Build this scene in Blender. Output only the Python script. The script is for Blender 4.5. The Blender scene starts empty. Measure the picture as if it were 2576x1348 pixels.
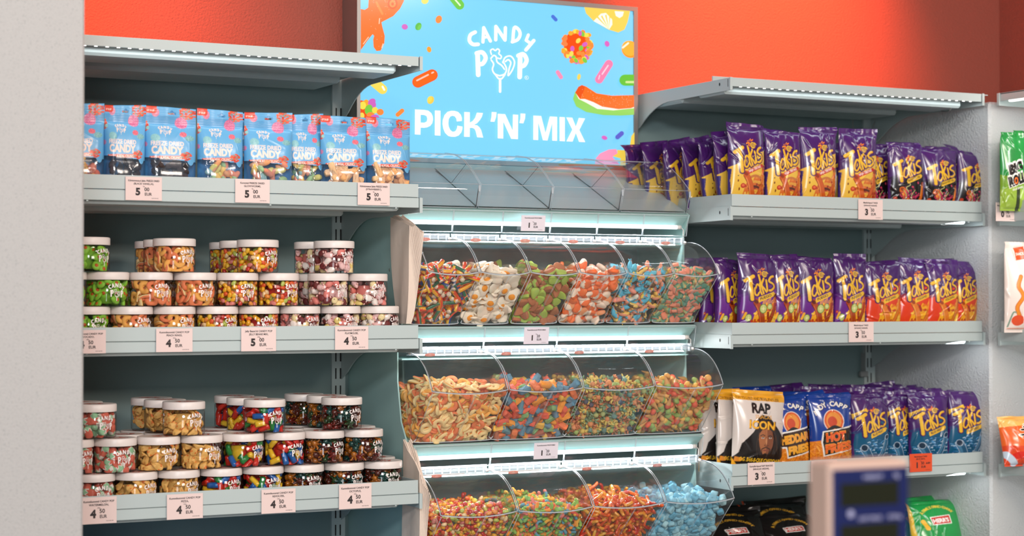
import bpy, math, random
import numpy as np
from mathutils import Matrix, Vector
rng = np.random.default_rng(7)
random.seed(7)
SC = bpy.context.scene
COL = SC.collection
# ---------------------------------------------------------------- camera
FPX, CX, CY = 4626.0, 1288.0, 674.0
YAW = math.radians(27.33); PIT = math.atan(75 / FPX); EYE = 1.45
fw = np.array([math.sin(YAW) * math.cos(PIT), math.cos(YAW) * math.cos(PIT), math.sin(PIT)])
rt = np.array([math.cos(YAW), -math.sin(YAW), 0.0]); upv = np.cross(rt, fw)
CPOS = np.array([0, 0, EYE])
cam = bpy.data.cameras.new('camera'); camo = bpy.data.objects.new('camera', cam); COL.objects.link(camo)
cam.sensor_width = 36; cam.lens = FPX * 36 / 2576
camo.matrix_world = Matrix(((rt[0], upv[0], -fw[0], 0), (rt[1], upv[1], -fw[1], 0), (rt[2], upv[2], -fw[2], EYE), (0, 0, 0, 1)))
cam.dof.use_dof = True; cam.dof.focus_distance = 4.12; cam.dof.aperture_fstop = 3.4
cam.clip_start = 0.05
SC.camera = camo
SC.view_settings.view_transform = 'Standard'; SC.view_settings.look = 'None'
SC.view_settings.gamma = 1; SC.view_settings.exposure = -0.08
SC.view_settings.use_curve_mapping = False
SC.cycles.transparent_max_bounces = 20; SC.cycles.max_bounces = 6; SC.cycles.diffuse_bounces = 3
SC.cycles.glossy_bounces = 3; SC.cycles.transmission_bounces = 4
SC.cycles.use_denoising = True; SC.cycles.caustics_reflective = False; SC.cycles.caustics_refractive = False
SC.cycles.sample_clamp_indirect = 4
# ---------------------------------------------------------------- world + ceiling lights
W = bpy.data.worlds.new('shop_ambient'); SC.world = W; W.use_nodes = True
W.node_tree.nodes['Background'].inputs[0].default_value = (0.95, 0.93, 0.92, 1)
W.node_tree.nodes['Background'].inputs[1].default_value = 0.13

def light(name, typ, loc, target, energy, color, **kw):
    L = bpy.data.lights.new(name, typ); L.energy = energy; L.color = color
    for k, v in kw.items(): setattr(L, k, v)
    o = bpy.data.objects.new(name, L); COL.objects.link(o); o.location = loc
    d = Vector(target) - Vector(loc); o.rotation_euler = d.to_track_quat('-Z', 'Y').to_euler()
    return o
WARM = (1.0, 0.88, 0.78)
light('ceiling_lamp', 'AREA', (2.2, -2.2, 2.75), (1.6, 4.0, 1.4), 96, WARM, shape='RECTANGLE', size=1.6, size_y=0.5)
light('ceiling_lamp', 'AREA', (-0.4, -1.2, 2.8), (1.4, 4.0, 1.4), 80, (.95, .96, 1.0), shape='RECTANGLE', size=1.2, size_y=0.4)
light('ceiling_lamp', 'AREA', (3.0, 0.8, 2.9), (2.0, 3.8, 1.5), 18, WARM, shape='RECTANGLE', size=0.8, size_y=0.12)
light('ceiling_lamp', 'AREA', (1.5, 1.4, 2.9), (1.6, 3.8, 1.4), 14, WARM, shape='RECTANGLE', size=0.8, size_y=0.12)
ORG = (1.0, 0.18, 0.055)
light('wall_wash_lamp', 'SPOT', (0.80, 3.50, 2.95), (0.86, 4.19, 2.30), 270, ORG, spot_size=math.radians(74), spot_blend=1.0, shadow_soft_size=0.05)
light('wall_wash_lamp', 'SPOT', (2.95, 3.45, 2.95), (2.93, 4.19, 2.25), 320, ORG, spot_size=math.radians(66), spot_blend=1.0, shadow_soft_size=0.05)
light('shop_window_light', 'AREA', (-0.7, -0.8, 1.55), (1.5, 4.1, 1.35), 42, (.93, .97, 1.0), shape='RECTANGLE', size=0.8, size_y=1.2)
light('ceiling_lamp', 'AREA', (-0.5, 1.3, 2.7), (1.75, 3.9, 1.3), 9, (1.0, .95, .90), shape='RECTANGLE', size=0.5, size_y=0.3)  # fill added to brighten the left faces of the paper bags

# ---------------------------------------------------------------- helpers
def pix(x, y, Y):
    r = fw + rt * (x - CX) / FPX - upv * (y - CY) / FPX
    return CPOS + r * (Y / r[1])
def lin(c):
    c = np.asarray(c, float) / 255.0
    return np.where(c <= 0.04045, c / 12.92, ((c + 0.055) / 1.055) ** 2.4)
MATS = {}
def nodemat(name):
    m = bpy.data.materials.new(name); m.use_nodes = True
    nt = m.node_tree; b = nt.nodes['Principled BSDF']; MATS[name] = m
    return m, nt, b
def mat(name, rgb, rough=0.5, metal=0.0, spec=0.5, emit=None, coat=0.0, bump=None, sss=0.0):
    if name in MATS: return MATS[name]
    m, nt, b = nodemat(name)
    b.inputs['Base Color'].default_value = (*lin(rgb), 1); b.inputs['Roughness'].default_value = rough
    b.inputs['Metallic'].default_value = metal; b.inputs['Specular IOR Level'].default_value = spec
    b.inputs['Coat Weight'].default_value = coat
    if emit:
        b.inputs['Emission Color'].default_value = (*lin(rgb), 1); b.inputs['Emission Strength'].default_value = emit
    if bump: add_bump(nt, b, *bump)
    return m
def add_bump(nt, b, scale, strength, dist=0.002, detail=4, kind='noise', mask=None):
    tc = nt.nodes.new('ShaderNodeTexCoord')
    if kind == 'voronoi': n = nt.nodes.new('ShaderNodeTexVoronoi'); out = n.outputs['Distance']
    else:
        n = nt.nodes.new('ShaderNodeTexNoise'); n.inputs['Detail'].default_value = detail; out = n.outputs['Fac']
    n.inputs['Scale'].default_value = scale
    nt.links.new(tc.outputs['Object'], n.inputs['Vector'])
    bp = nt.nodes.new('ShaderNodeBump'); bp.inputs['Strength'].default_value = strength; bp.inputs['Distance'].default_value = dist
    nt.links.new(out, bp.inputs['Height']); nt.links.new(bp.outputs[0], b.inputs['Normal'])
    return n
def vmat(name, rough=0.5, spec=0.5, coat=0.0, bump=None, sss=0.0, emit=0.0, trans=0.0):
    m, nt, b = nodemat(name)
    a = nt.nodes.new('ShaderNodeAttribute'); a.attribute_name = 'Col'
    nt.links.new(a.outputs['Color'], b.inputs['Base Color'])
    b.inputs['Roughness'].default_value = rough; b.inputs['Specular IOR Level'].default_value = spec
    b.inputs['Coat Weight'].default_value = coat; b.inputs['Coat Roughness'].default_value = 0.15
    if trans: b.inputs['Transmission Weight'].default_value = trans
    if sss:
        b.inputs['Subsurface Weight'].default_value = sss; b.inputs['Subsurface Scale'].default_value = 0.004
        b.inputs['Subsurface Radius'].default_value = (1, 0.6, 0.4)
    if emit:
        nt.links.new(a.outputs['Color'], b.inputs['Emission Color']); b.inputs['Emission Strength'].default_value = emit
    if bump: add_bump(nt, b, *bump)
    return m
def clear(name, tint=(1, 1, 1), gloss=1.0, rough=0.02, haze=0.0, hazecol=(200, 210, 210)):
    m = bpy.data.materials.new(name); m.use_nodes = True; nt = m.node_tree; nt.nodes.clear(); MATS[name] = m
    out = nt.nodes.new('ShaderNodeOutputMaterial'); t = nt.nodes.new('ShaderNodeBsdfTransparent'); t.inputs[0].default_value = (*tint, 1)
    g = nt.nodes.new('ShaderNodeBsdfGlossy'); g.inputs['Roughness'].default_value = rough; g.inputs[0].default_value = (gloss, gloss, gloss, 1)
    ge = nt.nodes.new('ShaderNodeNewGeometry'); dt = nt.nodes.new('ShaderNodeVectorMath'); dt.operation = 'DOT_PRODUCT'
    nt.links.new(ge.outputs['Incoming'], dt.inputs[0]); nt.links.new(ge.outputs['Normal'], dt.inputs[1])
    def mth(op, a, b):
        q = nt.nodes.new('ShaderNodeMath'); q.operation = op
        for i, v in enumerate((a, b)):
            if v is None: continue
            if isinstance(v, (int, float)): q.inputs[i].default_value = v
            else: nt.links.new(v, q.inputs[i])
        return q.outputs[0]
    c_ = mth('ABSOLUTE', dt.outputs['Value'], None); fo = mth('ADD', mth('MULTIPLY', mth('POWER', mth('SUBTRACT', 1.0, c_), 5.0), .93), .055)
    class f_: outputs = [fo]
    f = f_
    mx = nt.nodes.new('ShaderNodeMixShader'); nt.links.new(f.outputs[0], mx.inputs[0]); nt.links.new(t.outputs[0], mx.inputs[1]); nt.links.new(g.outputs[0], mx.inputs[2])
    last = mx
    if haze:
        d = nt.nodes.new('ShaderNodeBsdfDiffuse'); d.inputs[0].default_value = (*lin(hazecol), 1)
        m2 = nt.nodes.new('ShaderNodeMixShader'); m2.inputs[0].default_value = haze
        nt.links.new(mx.outputs[0], m2.inputs[1]); nt.links.new(d.outputs[0], m2.inputs[2]); last = m2
    nt.links.new(last.outputs[0], out.inputs[0])
    return m

class MB:
    """collects shapes into one mesh"""
    def __init__(s): s.V = []; s.F = []; s.C = []; s.M = []; s.n = 0
    def add(s, V, F, col=None, mi=0):
        V = np.asarray(V, float); b = s.n
        s.V.append(V); s.n += len(V)
        for i, f in enumerate(F):
            s.F.append(tuple(int(q) + b for q in f)); s.M.append(mi)
            s.C.append(col[i] if (col is not None and np.ndim(col) == 2) else (col if col is not None else (1, 1, 1)))
        return s
    def box(s, x0, x1, y0, y1, z0, z1, col=None, mi=0, bev=0.0):
        if bev > 0:
            b = min(bev, (x1 - x0) / 2.01, (y1 - y0) / 2.01, (z1 - z0) / 2.01)
            V = []
            for X, sx in ((x0, 1), (x1, -1)):
                for Y, sy in ((y0, 1), (y1, -1)):
                    for Z, sz in ((z0, 1), (z1, -1)):
                        V += [(X, Y + sy * b, Z + sz * b), (X + sx * b, Y, Z + sz * b), (X + sx * b, Y + sy * b, Z)]
            idx = lambda i, j, k, a: ((i * 2 + j) * 2 + k) * 3 + a
            F = []
            for i in (0, 1): F.append([idx(i, 0, 0, 0), idx(i, 0, 1, 0), idx(i, 1, 1, 0), idx(i, 1, 0, 0)][::(1 if i == 0 else -1)])
            for j in (0, 1): F.append([idx(0, j, 0, 1), idx(1, j, 0, 1), idx(1, j, 1, 1), idx(0, j, 1, 1)][::(1 if j == 0 else -1)])
            for k in (0, 1): F.append([idx(0, 0, k, 2), idx(0, 1, k, 2), idx(1, 1, k, 2), idx(1, 0, k, 2)][::(1 if k == 0 else -1)])
            def q(a, b_, c, d, cen):
                F.append([a, b_, c, d])
            for i in (0, 1):
                for j in (0, 1): F.append([idx(i, j, 0, 0), idx(i, j, 1, 0), idx(i, j, 1, 1), idx(i, j, 0, 1)])
            for i in (0, 1):
                for k in (0, 1): F.append([idx(i, 0, k, 0), idx(i, 1, k, 0), idx(i, 1, k, 2), idx(i, 0, k, 2)])
            for j in (0, 1):
                for k in (0, 1): F.append([idx(0, j, k, 1), idx(1, j, k, 1), idx(1, j, k, 2), idx(0, j, k, 2)])
            for i in (0, 1):
                for j in (0, 1):
                    for k in (0, 1): F.append([idx(i, j, k, 0), idx(i, j, k, 1), idx(i, j, k, 2)])
            V = np.array(V); c = V.mean(0)
            F = [f if np.dot(np.cross(V[f[1]] - V[f[0]], V[f[2]] - V[f[0]]), V[list(f)].mean(0) - c) > 0 else f[::-1] for f in F]
            return s.add(V, F, col, mi)
        V = [(x0, y0, z0), (x1, y0, z0), (x1, y1, z0), (x0, y1, z0), (x0, y0, z1), (x1, y0, z1), (x1, y1, z1), (x0, y1, z1)]
        return s.add(V, [(3, 2, 1, 0), (4, 5, 6, 7), (0, 1, 5, 4), (1, 2, 6, 5), (2, 3, 7, 6), (3, 0, 4, 7)], col, mi)
    def prism(s, prof, x0, x1, col=None, mi=0):
        """profile in (Y,Z) extruded along X"""
        n = len(prof); V = [(x0, p[0], p[1]) for p in prof] + [(x1, p[0], p[1]) for p in prof]
        F = [list(range(n))[::-1], list(range(n, 2 * n))] + [(i, (i + 1) % n, n + (i + 1) % n, n + i) for i in range(n)]
        return s.add(V, F, col, mi)
    def tube(s, path, r, k=8, col=None, mi=0, cap=True, flat=1.0):
        P = np.asarray(path, float); n = len(P); r = np.broadcast_to(r, (n,)).astype(float)
        T = np.gradient(P, axis=0); T /= np.linalg.norm(T, axis=1)[:, None] + 1e-12
        up = np.array([0, 0, 1.0]) if abs(T[0][2]) < 0.9 else np.array([0, 1.0, 0])
        V = []
        N = np.cross(T[0], up); N /= np.linalg.norm(N)
        for i in range(n):
            N = N - T[i] * np.dot(N, T[i]); N /= np.linalg.norm(N); B = np.cross(T[i], N)
            for a in range(k):
                t = 2 * math.pi * a / k
                V.append(P[i] + r[i] * (N * math.cos(t) + B * math.sin(t) * flat))
        F = [(i * k + a, i * k + (a + 1) % k, (i + 1) * k + (a + 1) % k, (i + 1) * k + a) for i in range(n - 1) for a in range(k)]
        if cap: F += [list(range(k))[::-1], list(range((n - 1) * k, n * k))]
        return s.add(V, F, col, mi)
    def lathe(s, prof, k=32, cen=(0, 0, 0), col=None, mi=0, a0=0.0):
        V = [(cen[0] + r * math.cos(a0 + 2 * math.pi * a / k), cen[1] + r * math.sin(a0 + 2 * math.pi * a / k), cen[2] + z) for r, z in prof for a in range(k)]
        n = len(prof)
        F = [(i * k + a, i * k + (a + 1) % k, (i + 1) * k + (a + 1) % k, (i + 1) * k + a) for i in range(n - 1) for a in range(k)]
        return s.add(V, F, col, mi)
    def obj(s, name, mats, parent=None, smooth=True, loc=None, auto=None):
        me = bpy.data.meshes.new(name)
        if not s.F: return link(name, me, parent, loc)
        V = np.concatenate(s.V) if s.V else np.zeros((0, 3))
        me.from_pydata(V.tolist(), [], s.F)
        if not isinstance(mats, (list, tuple)): mats = [mats]
        for m in mats: me.materials.append(m)
        if len(mats) > 1: me.polygons.foreach_set('material_index', s.M)
        cnt = np.array([len(f) for f in s.F])
        C = np.ones((len(s.F), 4)); C[:, :3] = np.array(s.C, float).reshape(-1, 3)
        at = me.color_attributes.new('Col', 'FLOAT_COLOR', 'CORNER')
        at.data.foreach_set('color', np.repeat(C, cnt, axis=0).ravel())
        if smooth:
            me.polygons.foreach_set('use_smooth', [True] * len(s.F))
            if auto: me.set_sharp_from_angle(angle=math.radians(auto))
        me.update()
        return link(name, me, parent, loc)
def link(name, me, parent=None, loc=None):
    o = bpy.data.objects.new(name, me); COL.objects.link(o)
    if parent: o.parent = parent
    if loc is not None: o.location = loc
    return o
def empty(name, loc=(0, 0, 0), label=None, cat=None, group=None, rz=0):
    o = bpy.data.objects.new(name, None); COL.objects.link(o); o.location = loc; o.rotation_euler = (0, 0, rz)
    o.empty_display_size = 0.02
    return tag(o, label, cat, group)
def tag(o, label=None, cat=None, group=None, kind=None):
    if label: o['label'] = label
    if cat: o['category'] = cat
    if group: o['group'] = group
    if kind: o['kind'] = kind
    return o
def copytree(o, parent=None):
    c = o.copy(); COL.objects.link(c); c.parent = parent
    for ch in list(o.children): copytree(ch, c)
    return c
# ---- flat shapes on a plane
TEXT = {}
def text2d(body, bold=0.0):
    """outline triangles of a word, cap height 1, origin at left baseline"""
    key = (body, bold)
    if key not in TEXT:
        cu = bpy.data.curves.new('t', 'FONT'); cu.body = body; cu.size = 1; cu.offset = bold; cu.resolution_u = 3
        o = bpy.data.objects.new('t', cu); me = o.to_mesh()
        V = np.array([v.co[:2] for v in me.vertices]).reshape(-1, 2) / 0.7
        F = [tuple(p.vertices) for p in me.polygons]
        o.to_mesh_clear(); bpy.data.objects.remove(o); bpy.data.curves.remove(cu)
        if len(V): V[:, 0] -= V[:, 0].min()
        TEXT[key] = (V, F)
    return TEXT[key]
def disc(cx, cy, rx, ry=None, ang=0, n=20):
    ry = rx if ry is None else ry; t = np.linspace(0, 2 * math.pi, n, endpoint=False); a = math.radians(ang)
    x = rx * np.cos(t); y = ry * np.sin(t)
    return np.stack([cx + x * math.cos(a) - y * math.sin(a), cy + x * math.sin(a) + y * math.cos(a)], 1)
def capsule(p, q, w, n=10):
    p = np.array(p, float); q = np.array(q, float); d = q - p; L = np.linalg.norm(d) + 1e-9; a0 = math.atan2(d[1], d[0])
    t1 = np.linspace(a0 - math.pi / 2, a0 + math.pi / 2, n); t2 = t1 + math.pi
    return np.concatenate([q + w / 2 * np.stack([np.cos(t1), np.sin(t1)], 1), p + w / 2 * np.stack([np.cos(t2), np.sin(t2)], 1)])
def smoothline(P, k=5):
    P = np.asarray(P, float)
    if len(P) < 3: return P
    Q = np.concatenate([[2 * P[0] - P[1]], P, [2 * P[-1] - P[-2]]]); out = []
    for i in range(1, len(Q) - 2):
        for t in np.linspace(0, 1, k, endpoint=False):
            out.append(0.5 * ((2 * Q[i]) + (-Q[i - 1] + Q[i + 1]) * t + (2 * Q[i - 1] - 5 * Q[i] + 4 * Q[i + 1] - Q[i + 2]) * t * t + (-Q[i - 1] + 3 * Q[i] - 3 * Q[i + 1] + Q[i + 2]) * t ** 3))
    out.append(P[-1]); return np.array(out)
# the round-lettered shop logo: strokes (points, width)
LOGO = [([(1003, 262), (965, 285), (957, 330), (985, 360), (1027, 360)], 30), ([(1066, 342), (1072, 226), (1126, 334)], 26), ([(1072, 306), (1108, 300)], 20),
        ([(1169, 324), (1170, 216), (1244, 326), (1247, 226)], 27), ([(1306, 340), (1318, 228), (1352, 240), (1366, 280), (1346, 322), (1302, 341)], 26),
        ([(1432, 284), (1414, 328), (1440, 346)], 24), ([(1476, 330), (1412, 406)], 28),
        ([(1022, 432), (1028, 606)], 38), ([(1014, 432), (1060, 425), (1088, 468), (1066, 514), (1036, 522)], 34),
        ([(1366, 452), (1362, 624)], 38), ([(1350, 452), (1392, 440), (1418, 484), (1402, 526), (1376, 540)], 34),
        ([(1134, 442), (1127, 412), (1146, 398), (1165, 411), (1184, 397), (1200, 412), (1194, 436), (1214, 456), (1206, 476), (1182, 470)], 11),
        ([(1130, 474), (1152, 450), (1172, 462), (1180, 502), (1216, 530), (1240, 562)], 12), ([(1132, 486), (1152, 520), (1142, 562), (1160, 598), (1200, 614)], 12),
        ([(1200, 614), (1240, 600), (1256, 560), (1240, 520), (1226, 500)], 12), ([(1226, 508), (1246, 466), (1290, 456), (1320, 500), (1306, 560), (1270, 612), (1276, 560), (1290, 510), (1270, 484), (1246, 500)], 12),
        ([(1166, 604), (1192, 636), (1218, 636), (1244, 602)], 12), ([(1204, 640), (1204, 742)], 20)]
def logo_polys(k=4):
    out = []
    for P, w in LOGO:
        Q = smoothline(P, k) if len(P) > 3 and w != 27 else np.array(P, float)
        for a, b in zip(Q[:-1], Q[1:]): out.append(capsule(a, b, w, 6))
    return out
# ---- painter: rasterises artwork into an array that becomes the colours of a printed film
class Art:
    def __init__(s, w, h, nu, nv, base, ss=2):
        s.w, s.h, s.nu, s.nv, s.ss = w, h, nu, nv, ss
        s.W, s.H = nu * ss, nv * ss
        s.A = np.zeros((s.H, s.W, 3)); s.A[:] = lin(base)
    def _box(s, P, pad=0):
        P = np.asarray(P, float); sx = s.W / s.w; sy = s.H / s.h
        x0 = max(0, int((P[:, 0].min() - pad) * sx) - 1); x1 = min(s.W, int((P[:, 0].max() + pad) * sx) + 2)
        y0 = max(0, int((P[:, 1].min() - pad) * sy) - 1); y1 = min(s.H, int((P[:, 1].max() + pad) * sy) + 2)
        if x1 <= x0 or y1 <= y0: return None
        X, Y = np.meshgrid((np.arange(x0, x1) + .5) / sx, (np.arange(y0, y1) + .5) / sy)
        return slice(y0, y1), slice(x0, x1), X, Y
    warp = None
    def wp(s, P):
        P = np.array(P, float)
        return s.warp(P) if s.warp else P
    def poly(s, P, c):
        P = s.wp(P); b = s._box(P)
        if b is None: return
        ys, xs, X, Y = b; ins = np.zeros(X.shape, bool)
        for (x1, y1), (x2, y2) in zip(P, np.roll(P, -1, 0)):
            if y1 == y2: continue
            ins ^= ((y1 > Y) != (y2 > Y)) & (X < (x2 - x1) * (Y - y1) / (y2 - y1) + x1)
        s.A[ys, xs][ins] = lin(c)
    def ell(s, cx, cy, rx, ry, c, ang=0): s.poly(disc(cx, cy, rx, ry, ang, 28), c)
    def line(s, P, w, c, smooth=True):
        P = s.wp(P); Q = smoothline(P, 5) if smooth and len(P) > 2 else np.array(P, float)
        for a, b_ in zip(Q[:-1], Q[1:]):
            b = s._box(np.array([a, b_]), w / 2)
            if b is None: continue
            ys, xs, X, Y = b; d = b_ - a; L = d @ d + 1e-9
            t = np.clip(((X - a[0]) * d[0] + (Y - a[1]) * d[1]) / L, 0, 1)
            s.A[ys, xs][np.hypot(X - a[0] - t * d[0], Y - a[1] - t * d[1]) < w / 2] = lin(c)
    def text(s, body, x, y, h, c, ang=0, bold=0.02, xs=1.0, align='c', wid=None):
        V, F = text2d(body, bold); V = V.copy()
        if not len(V): return
        W_ = V[:, 0].max()
        if wid: xs = wid / (W_ * h)
        if align == 'c': V[:, 0] -= W_ / 2
        a = math.radians(ang); x_ = V[:, 0] * h * xs; y_ = -V[:, 1] * h
        P = np.stack([x + x_ * math.cos(a) - y_ * math.sin(a), y + x_ * math.sin(a) + y_ * math.cos(a)], 1)
        for f in F: s.poly(P[list(f)], c)
    def arc(s, body, cx, cy, r, h, c, a0, a1, bold=0.03):
        n = len(body)
        for i, ch in enumerate(body):
            if ch == ' ': continue
            a = math.radians(a0 + (a1 - a0) * i / max(1, n - 1))
            s.text(ch, cx + r * math.sin(a), cy - r * math.cos(a), h, c, math.degrees(a), bold)
    def noise(s, mask_poly, cols, n, r0, r1, seed=0):
        R = np.random.default_rng(seed); P = np.asarray(mask_poly, float)
        for i in range(n):
            x = R.uniform(P[:, 0].min(), P[:, 0].max()); y = R.uniform(P[:, 1].min(), P[:, 1].max())
            ins = False
            for (x1, y1), (x2, y2) in zip(P, np.roll(P, -1, 0)):
                if (y1 > y) != (y2 > y) and x < (x2 - x1) * (y - y1) / (y2 - y1) + x1: ins = not ins
            if ins:
                s.ell(x, y, R.uniform(r0, r1), R.uniform(r0, r1) * .6, cols[R.integers(len(cols))], R.uniform(0, 180))
    def grid(s):
        return s.A.reshape(s.nv, s.ss, s.nu, s.ss, 3).mean((1, 3))[::-1]       # row 0 = bottom
    def logo(s, cx, cy, h, c, wmul=1.0):
        k = h / 540.0
        for P, w in LOGO:
            Q = [((x - 1215) * k + cx, (y - 470) * k + cy) for x, y in P]
            s.line(Q, w * k * wmul, c, smooth=len(P) > 3 and w != 27)
# ================================================================ materials
def plaster(name, rgb, scale, strength, dist, speck=None, spk=0.0):
    m, nt, b = nodemat(name)
    b.inputs['Base Color'].default_value = (*lin(rgb), 1); b.inputs['Roughness'].default_value = 0.75
    n = add_bump(nt, b, scale, strength, dist, 3)
    if speck:
        tc = nt.nodes.new('ShaderNodeTexCoord'); v = nt.nodes.new('ShaderNodeTexNoise'); v.inputs['Scale'].default_value = scale * 1.6; v.inputs['Detail'].default_value = 2
        r = nt.nodes.new('ShaderNodeValToRGB'); r.color_ramp.elements[0].position = 0.28; r.color_ramp.elements[1].position = 0.42
        r.color_ramp.elements[0].color = (*lin(speck), 1); r.color_ramp.elements[1].color = (*lin(rgb), 1)
        nt.links.new(tc.outputs['Object'], v.inputs['Vector']); nt.links.new(v.outputs['Fac'], r.inputs[0]); nt.links.new(r.outputs[0], b.inputs['Base Color'])
    return m
M_ORANGE = plaster('orange_plaster', (152, 78, 64), 190, 0.9, 0.003)
M_WHITE = plaster('white_plaster', (205, 208, 208), 200, 1.0, 0.0035)
M_PILLAR = plaster('speckled_plaster', (184, 182, 180), 240, 0.7, 0.002, speck=(156, 156, 156))
M_METAL = mat('pale_aqua_metal', (190, 203, 202), 0.42, spec=0.4)
M_PANEL = mat('back_panel_metal', (124, 146, 146), 0.45, spec=0.35)
M_AQUA = mat('aqua_painted_metal', (176, 212, 208), 0.4, spec=0.4)
M_DARK = mat('slot_black', (14, 18, 20), 0.6)
M_LED = mat('led_emitter', (255, 252, 248), emit=2.5)
M_LEDTUBE = mat('led_tube_emitter', (238, 248, 255), emit=1.7)
M_CLEAR = clear('clear_acrylic', tint=(0.97, 0.985, 0.985), gloss=0.9, rough=0.015)
M_BINC = clear('bin_acrylic', tint=(0.96, 0.975, 0.975), gloss=0.9, rough=0.03, haze=0.035, hazecol=(225, 225, 222))
M_SMOKE = clear('smoky_acrylic', tint=(0.90, 0.92, 0.92), gloss=0.9, rough=0.03, haze=0.05, hazecol=(170, 180, 180))
M_JARG = clear('jar_plastic', tint=(0.96, 0.965, 0.965), gloss=0.45, rough=0.05)
M_FILM = clear('clear_film', tint=(0.95, 0.97, 1.0), gloss=0.8, rough=0.1, haze=0.06, hazecol=(170, 200, 230))
M_EDGE = clear('acrylic_edge', tint=(0.75, 0.82, 0.85), gloss=1.0, rough=0.08, haze=0.45, hazecol=(235, 240, 245))
M_CHROME = mat('hinge_chrome', (215, 222, 228), 0.12, metal=1.0)  # polished metal of the hinge rods
M_WPLAST = mat('white_plastic', (238, 228, 222), 0.35)
M_PAPER = mat('tag_paper', (240, 216, 210), 0.7)
M_PAPERW = mat('tag_paper_white', (232, 226, 236), 0.7)
M_TAGORANGE = mat('tag_paper_orange', (236, 84, 40), 0.7)
M_INK = mat('tag_ink', (52, 44, 44), 0.7)
M_PRINTW = mat('white_print', (245, 238, 234), 0.6)
M_KRAFT = mat('white_kraft_paper', (240, 222, 206), 0.85, bump=(60, 0.3, 0.002))
M_KRAFT2 = mat('kraft_paper_edge', (214, 190, 168), 0.85, bump=(60, 0.3, 0.002))
M_FRAME = mat('sign_frame_aluminium', (150, 148, 146), 0.4, metal=0.6)
M_FLOOR = mat('floor_tile', (150, 145, 140), 0.5); M_CEIL = mat('ceiling_paint', (225, 225, 222), 0.8)

# ================================================================ the room
def structure(name, mb, mats, **k):
    o = mb.obj(name, mats, smooth=False, **k); o['kind'] = 'structure'; return o
XR, YB = 3.80, 4.19
m = MB(); m.add([(-1.2, YB, 0), (XR, YB, 0), (XR, YB, 1.95), (-1.2, YB, 1.95)], [(0, 1, 2, 3)], mi=0)
m.add([(-1.2, YB, 1.95), (XR, YB, 1.95), (XR, YB, 3.0), (-1.2, YB, 3.0)], [(0, 1, 2, 3)], mi=1)
m.add([(-1.2, YB + .1, 0), (XR, YB + .1, 0), (XR, YB + .1, 3), (-1.2, YB + .1, 3)], [(3, 2, 1, 0)], mi=0)
structure('wall_back', m, [M_WHITE, M_ORANGE])
m = MB(); m.add([(XR, YB, 0), (XR, -1, 0), (XR, -1, 1.95), (XR, YB, 1.95)], [(0, 1, 2, 3)], mi=0)
m.add([(XR, YB, 1.95), (XR, -1, 1.95), (XR, -1, 3.0), (XR, YB, 3.0)], [(0, 1, 2, 3)], mi=1)
structure('wall_right', m, [M_WHITE, M_ORANGE])
m = MB().box(-1.2, XR, -5, YB, -0.05, 0.0); structure('floor', m, M_FLOOR)
m = MB().box(-1.2, XR, 2.6, YB, 3.0, 3.05); structure('ceiling', m, M_CEIL)
m = MB().box(3.308, XR - .002, 3.686, YB - .002, 0.0, 1.962, bev=0.006); structure('wall_corner', m, M_WHITE)
px0 = pix(211.5, 674, 3.2)[0]
m = MB().box(px0 - 0.75, px0, 3.2, 3.42, 0, 3.0, bev=0.004); structure('wall_left', m, M_PILLAR)

# ================================================================ shelving
ZL = [1.981, 1.700, 1.390, 1.050, 0.745]; YF = 3.69; YU = 4.15
def upright(x0, x1, where):
    t = empty('shelf_upright', ((x0 + x1) / 2, YU, 0), 'pale metal slotted upright post ' + where, 'shelf post')
    MB().box(-(x1 - x0) / 2, (x1 - x0) / 2, 0, .03, 0, 1.985).obj('post', M_METAL, t, smooth=False)
    s = MB()
    for k in range(28):
        z = 0.75 + k * 0.042
        for dx in (-.0075, .0045): s.box(dx - .0016, dx + .0016, -.0008, .0006, z, z + .026)
    s.obj('slots', M_DARK, t, smooth=False)
upright(.865, .895, 'behind the plaster pillar'); upright(1.655, 1.690, 'at the jar shelves beside the bin cabinet')
upright(2.490, 2.515, 'behind the bin cabinet, hidden beside the sign'); upright(3.262, 3.300, 'in the dark corner behind the crisp bags')
for x0, x1, w in ((.895, 1.655, 'behind the pouches and jars'), (1.690, 2.490, 'behind the pick and mix bins'), (2.515, 3.262, 'behind the crisp bags')):
    o = MB().box(x0, x1, 4.158, 4.17, .05, 1.975).obj('back_panel', M_PANEL, smooth=False)
    tag(o, 'dull grey-green metal back panel ' + w, 'back panel')

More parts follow.
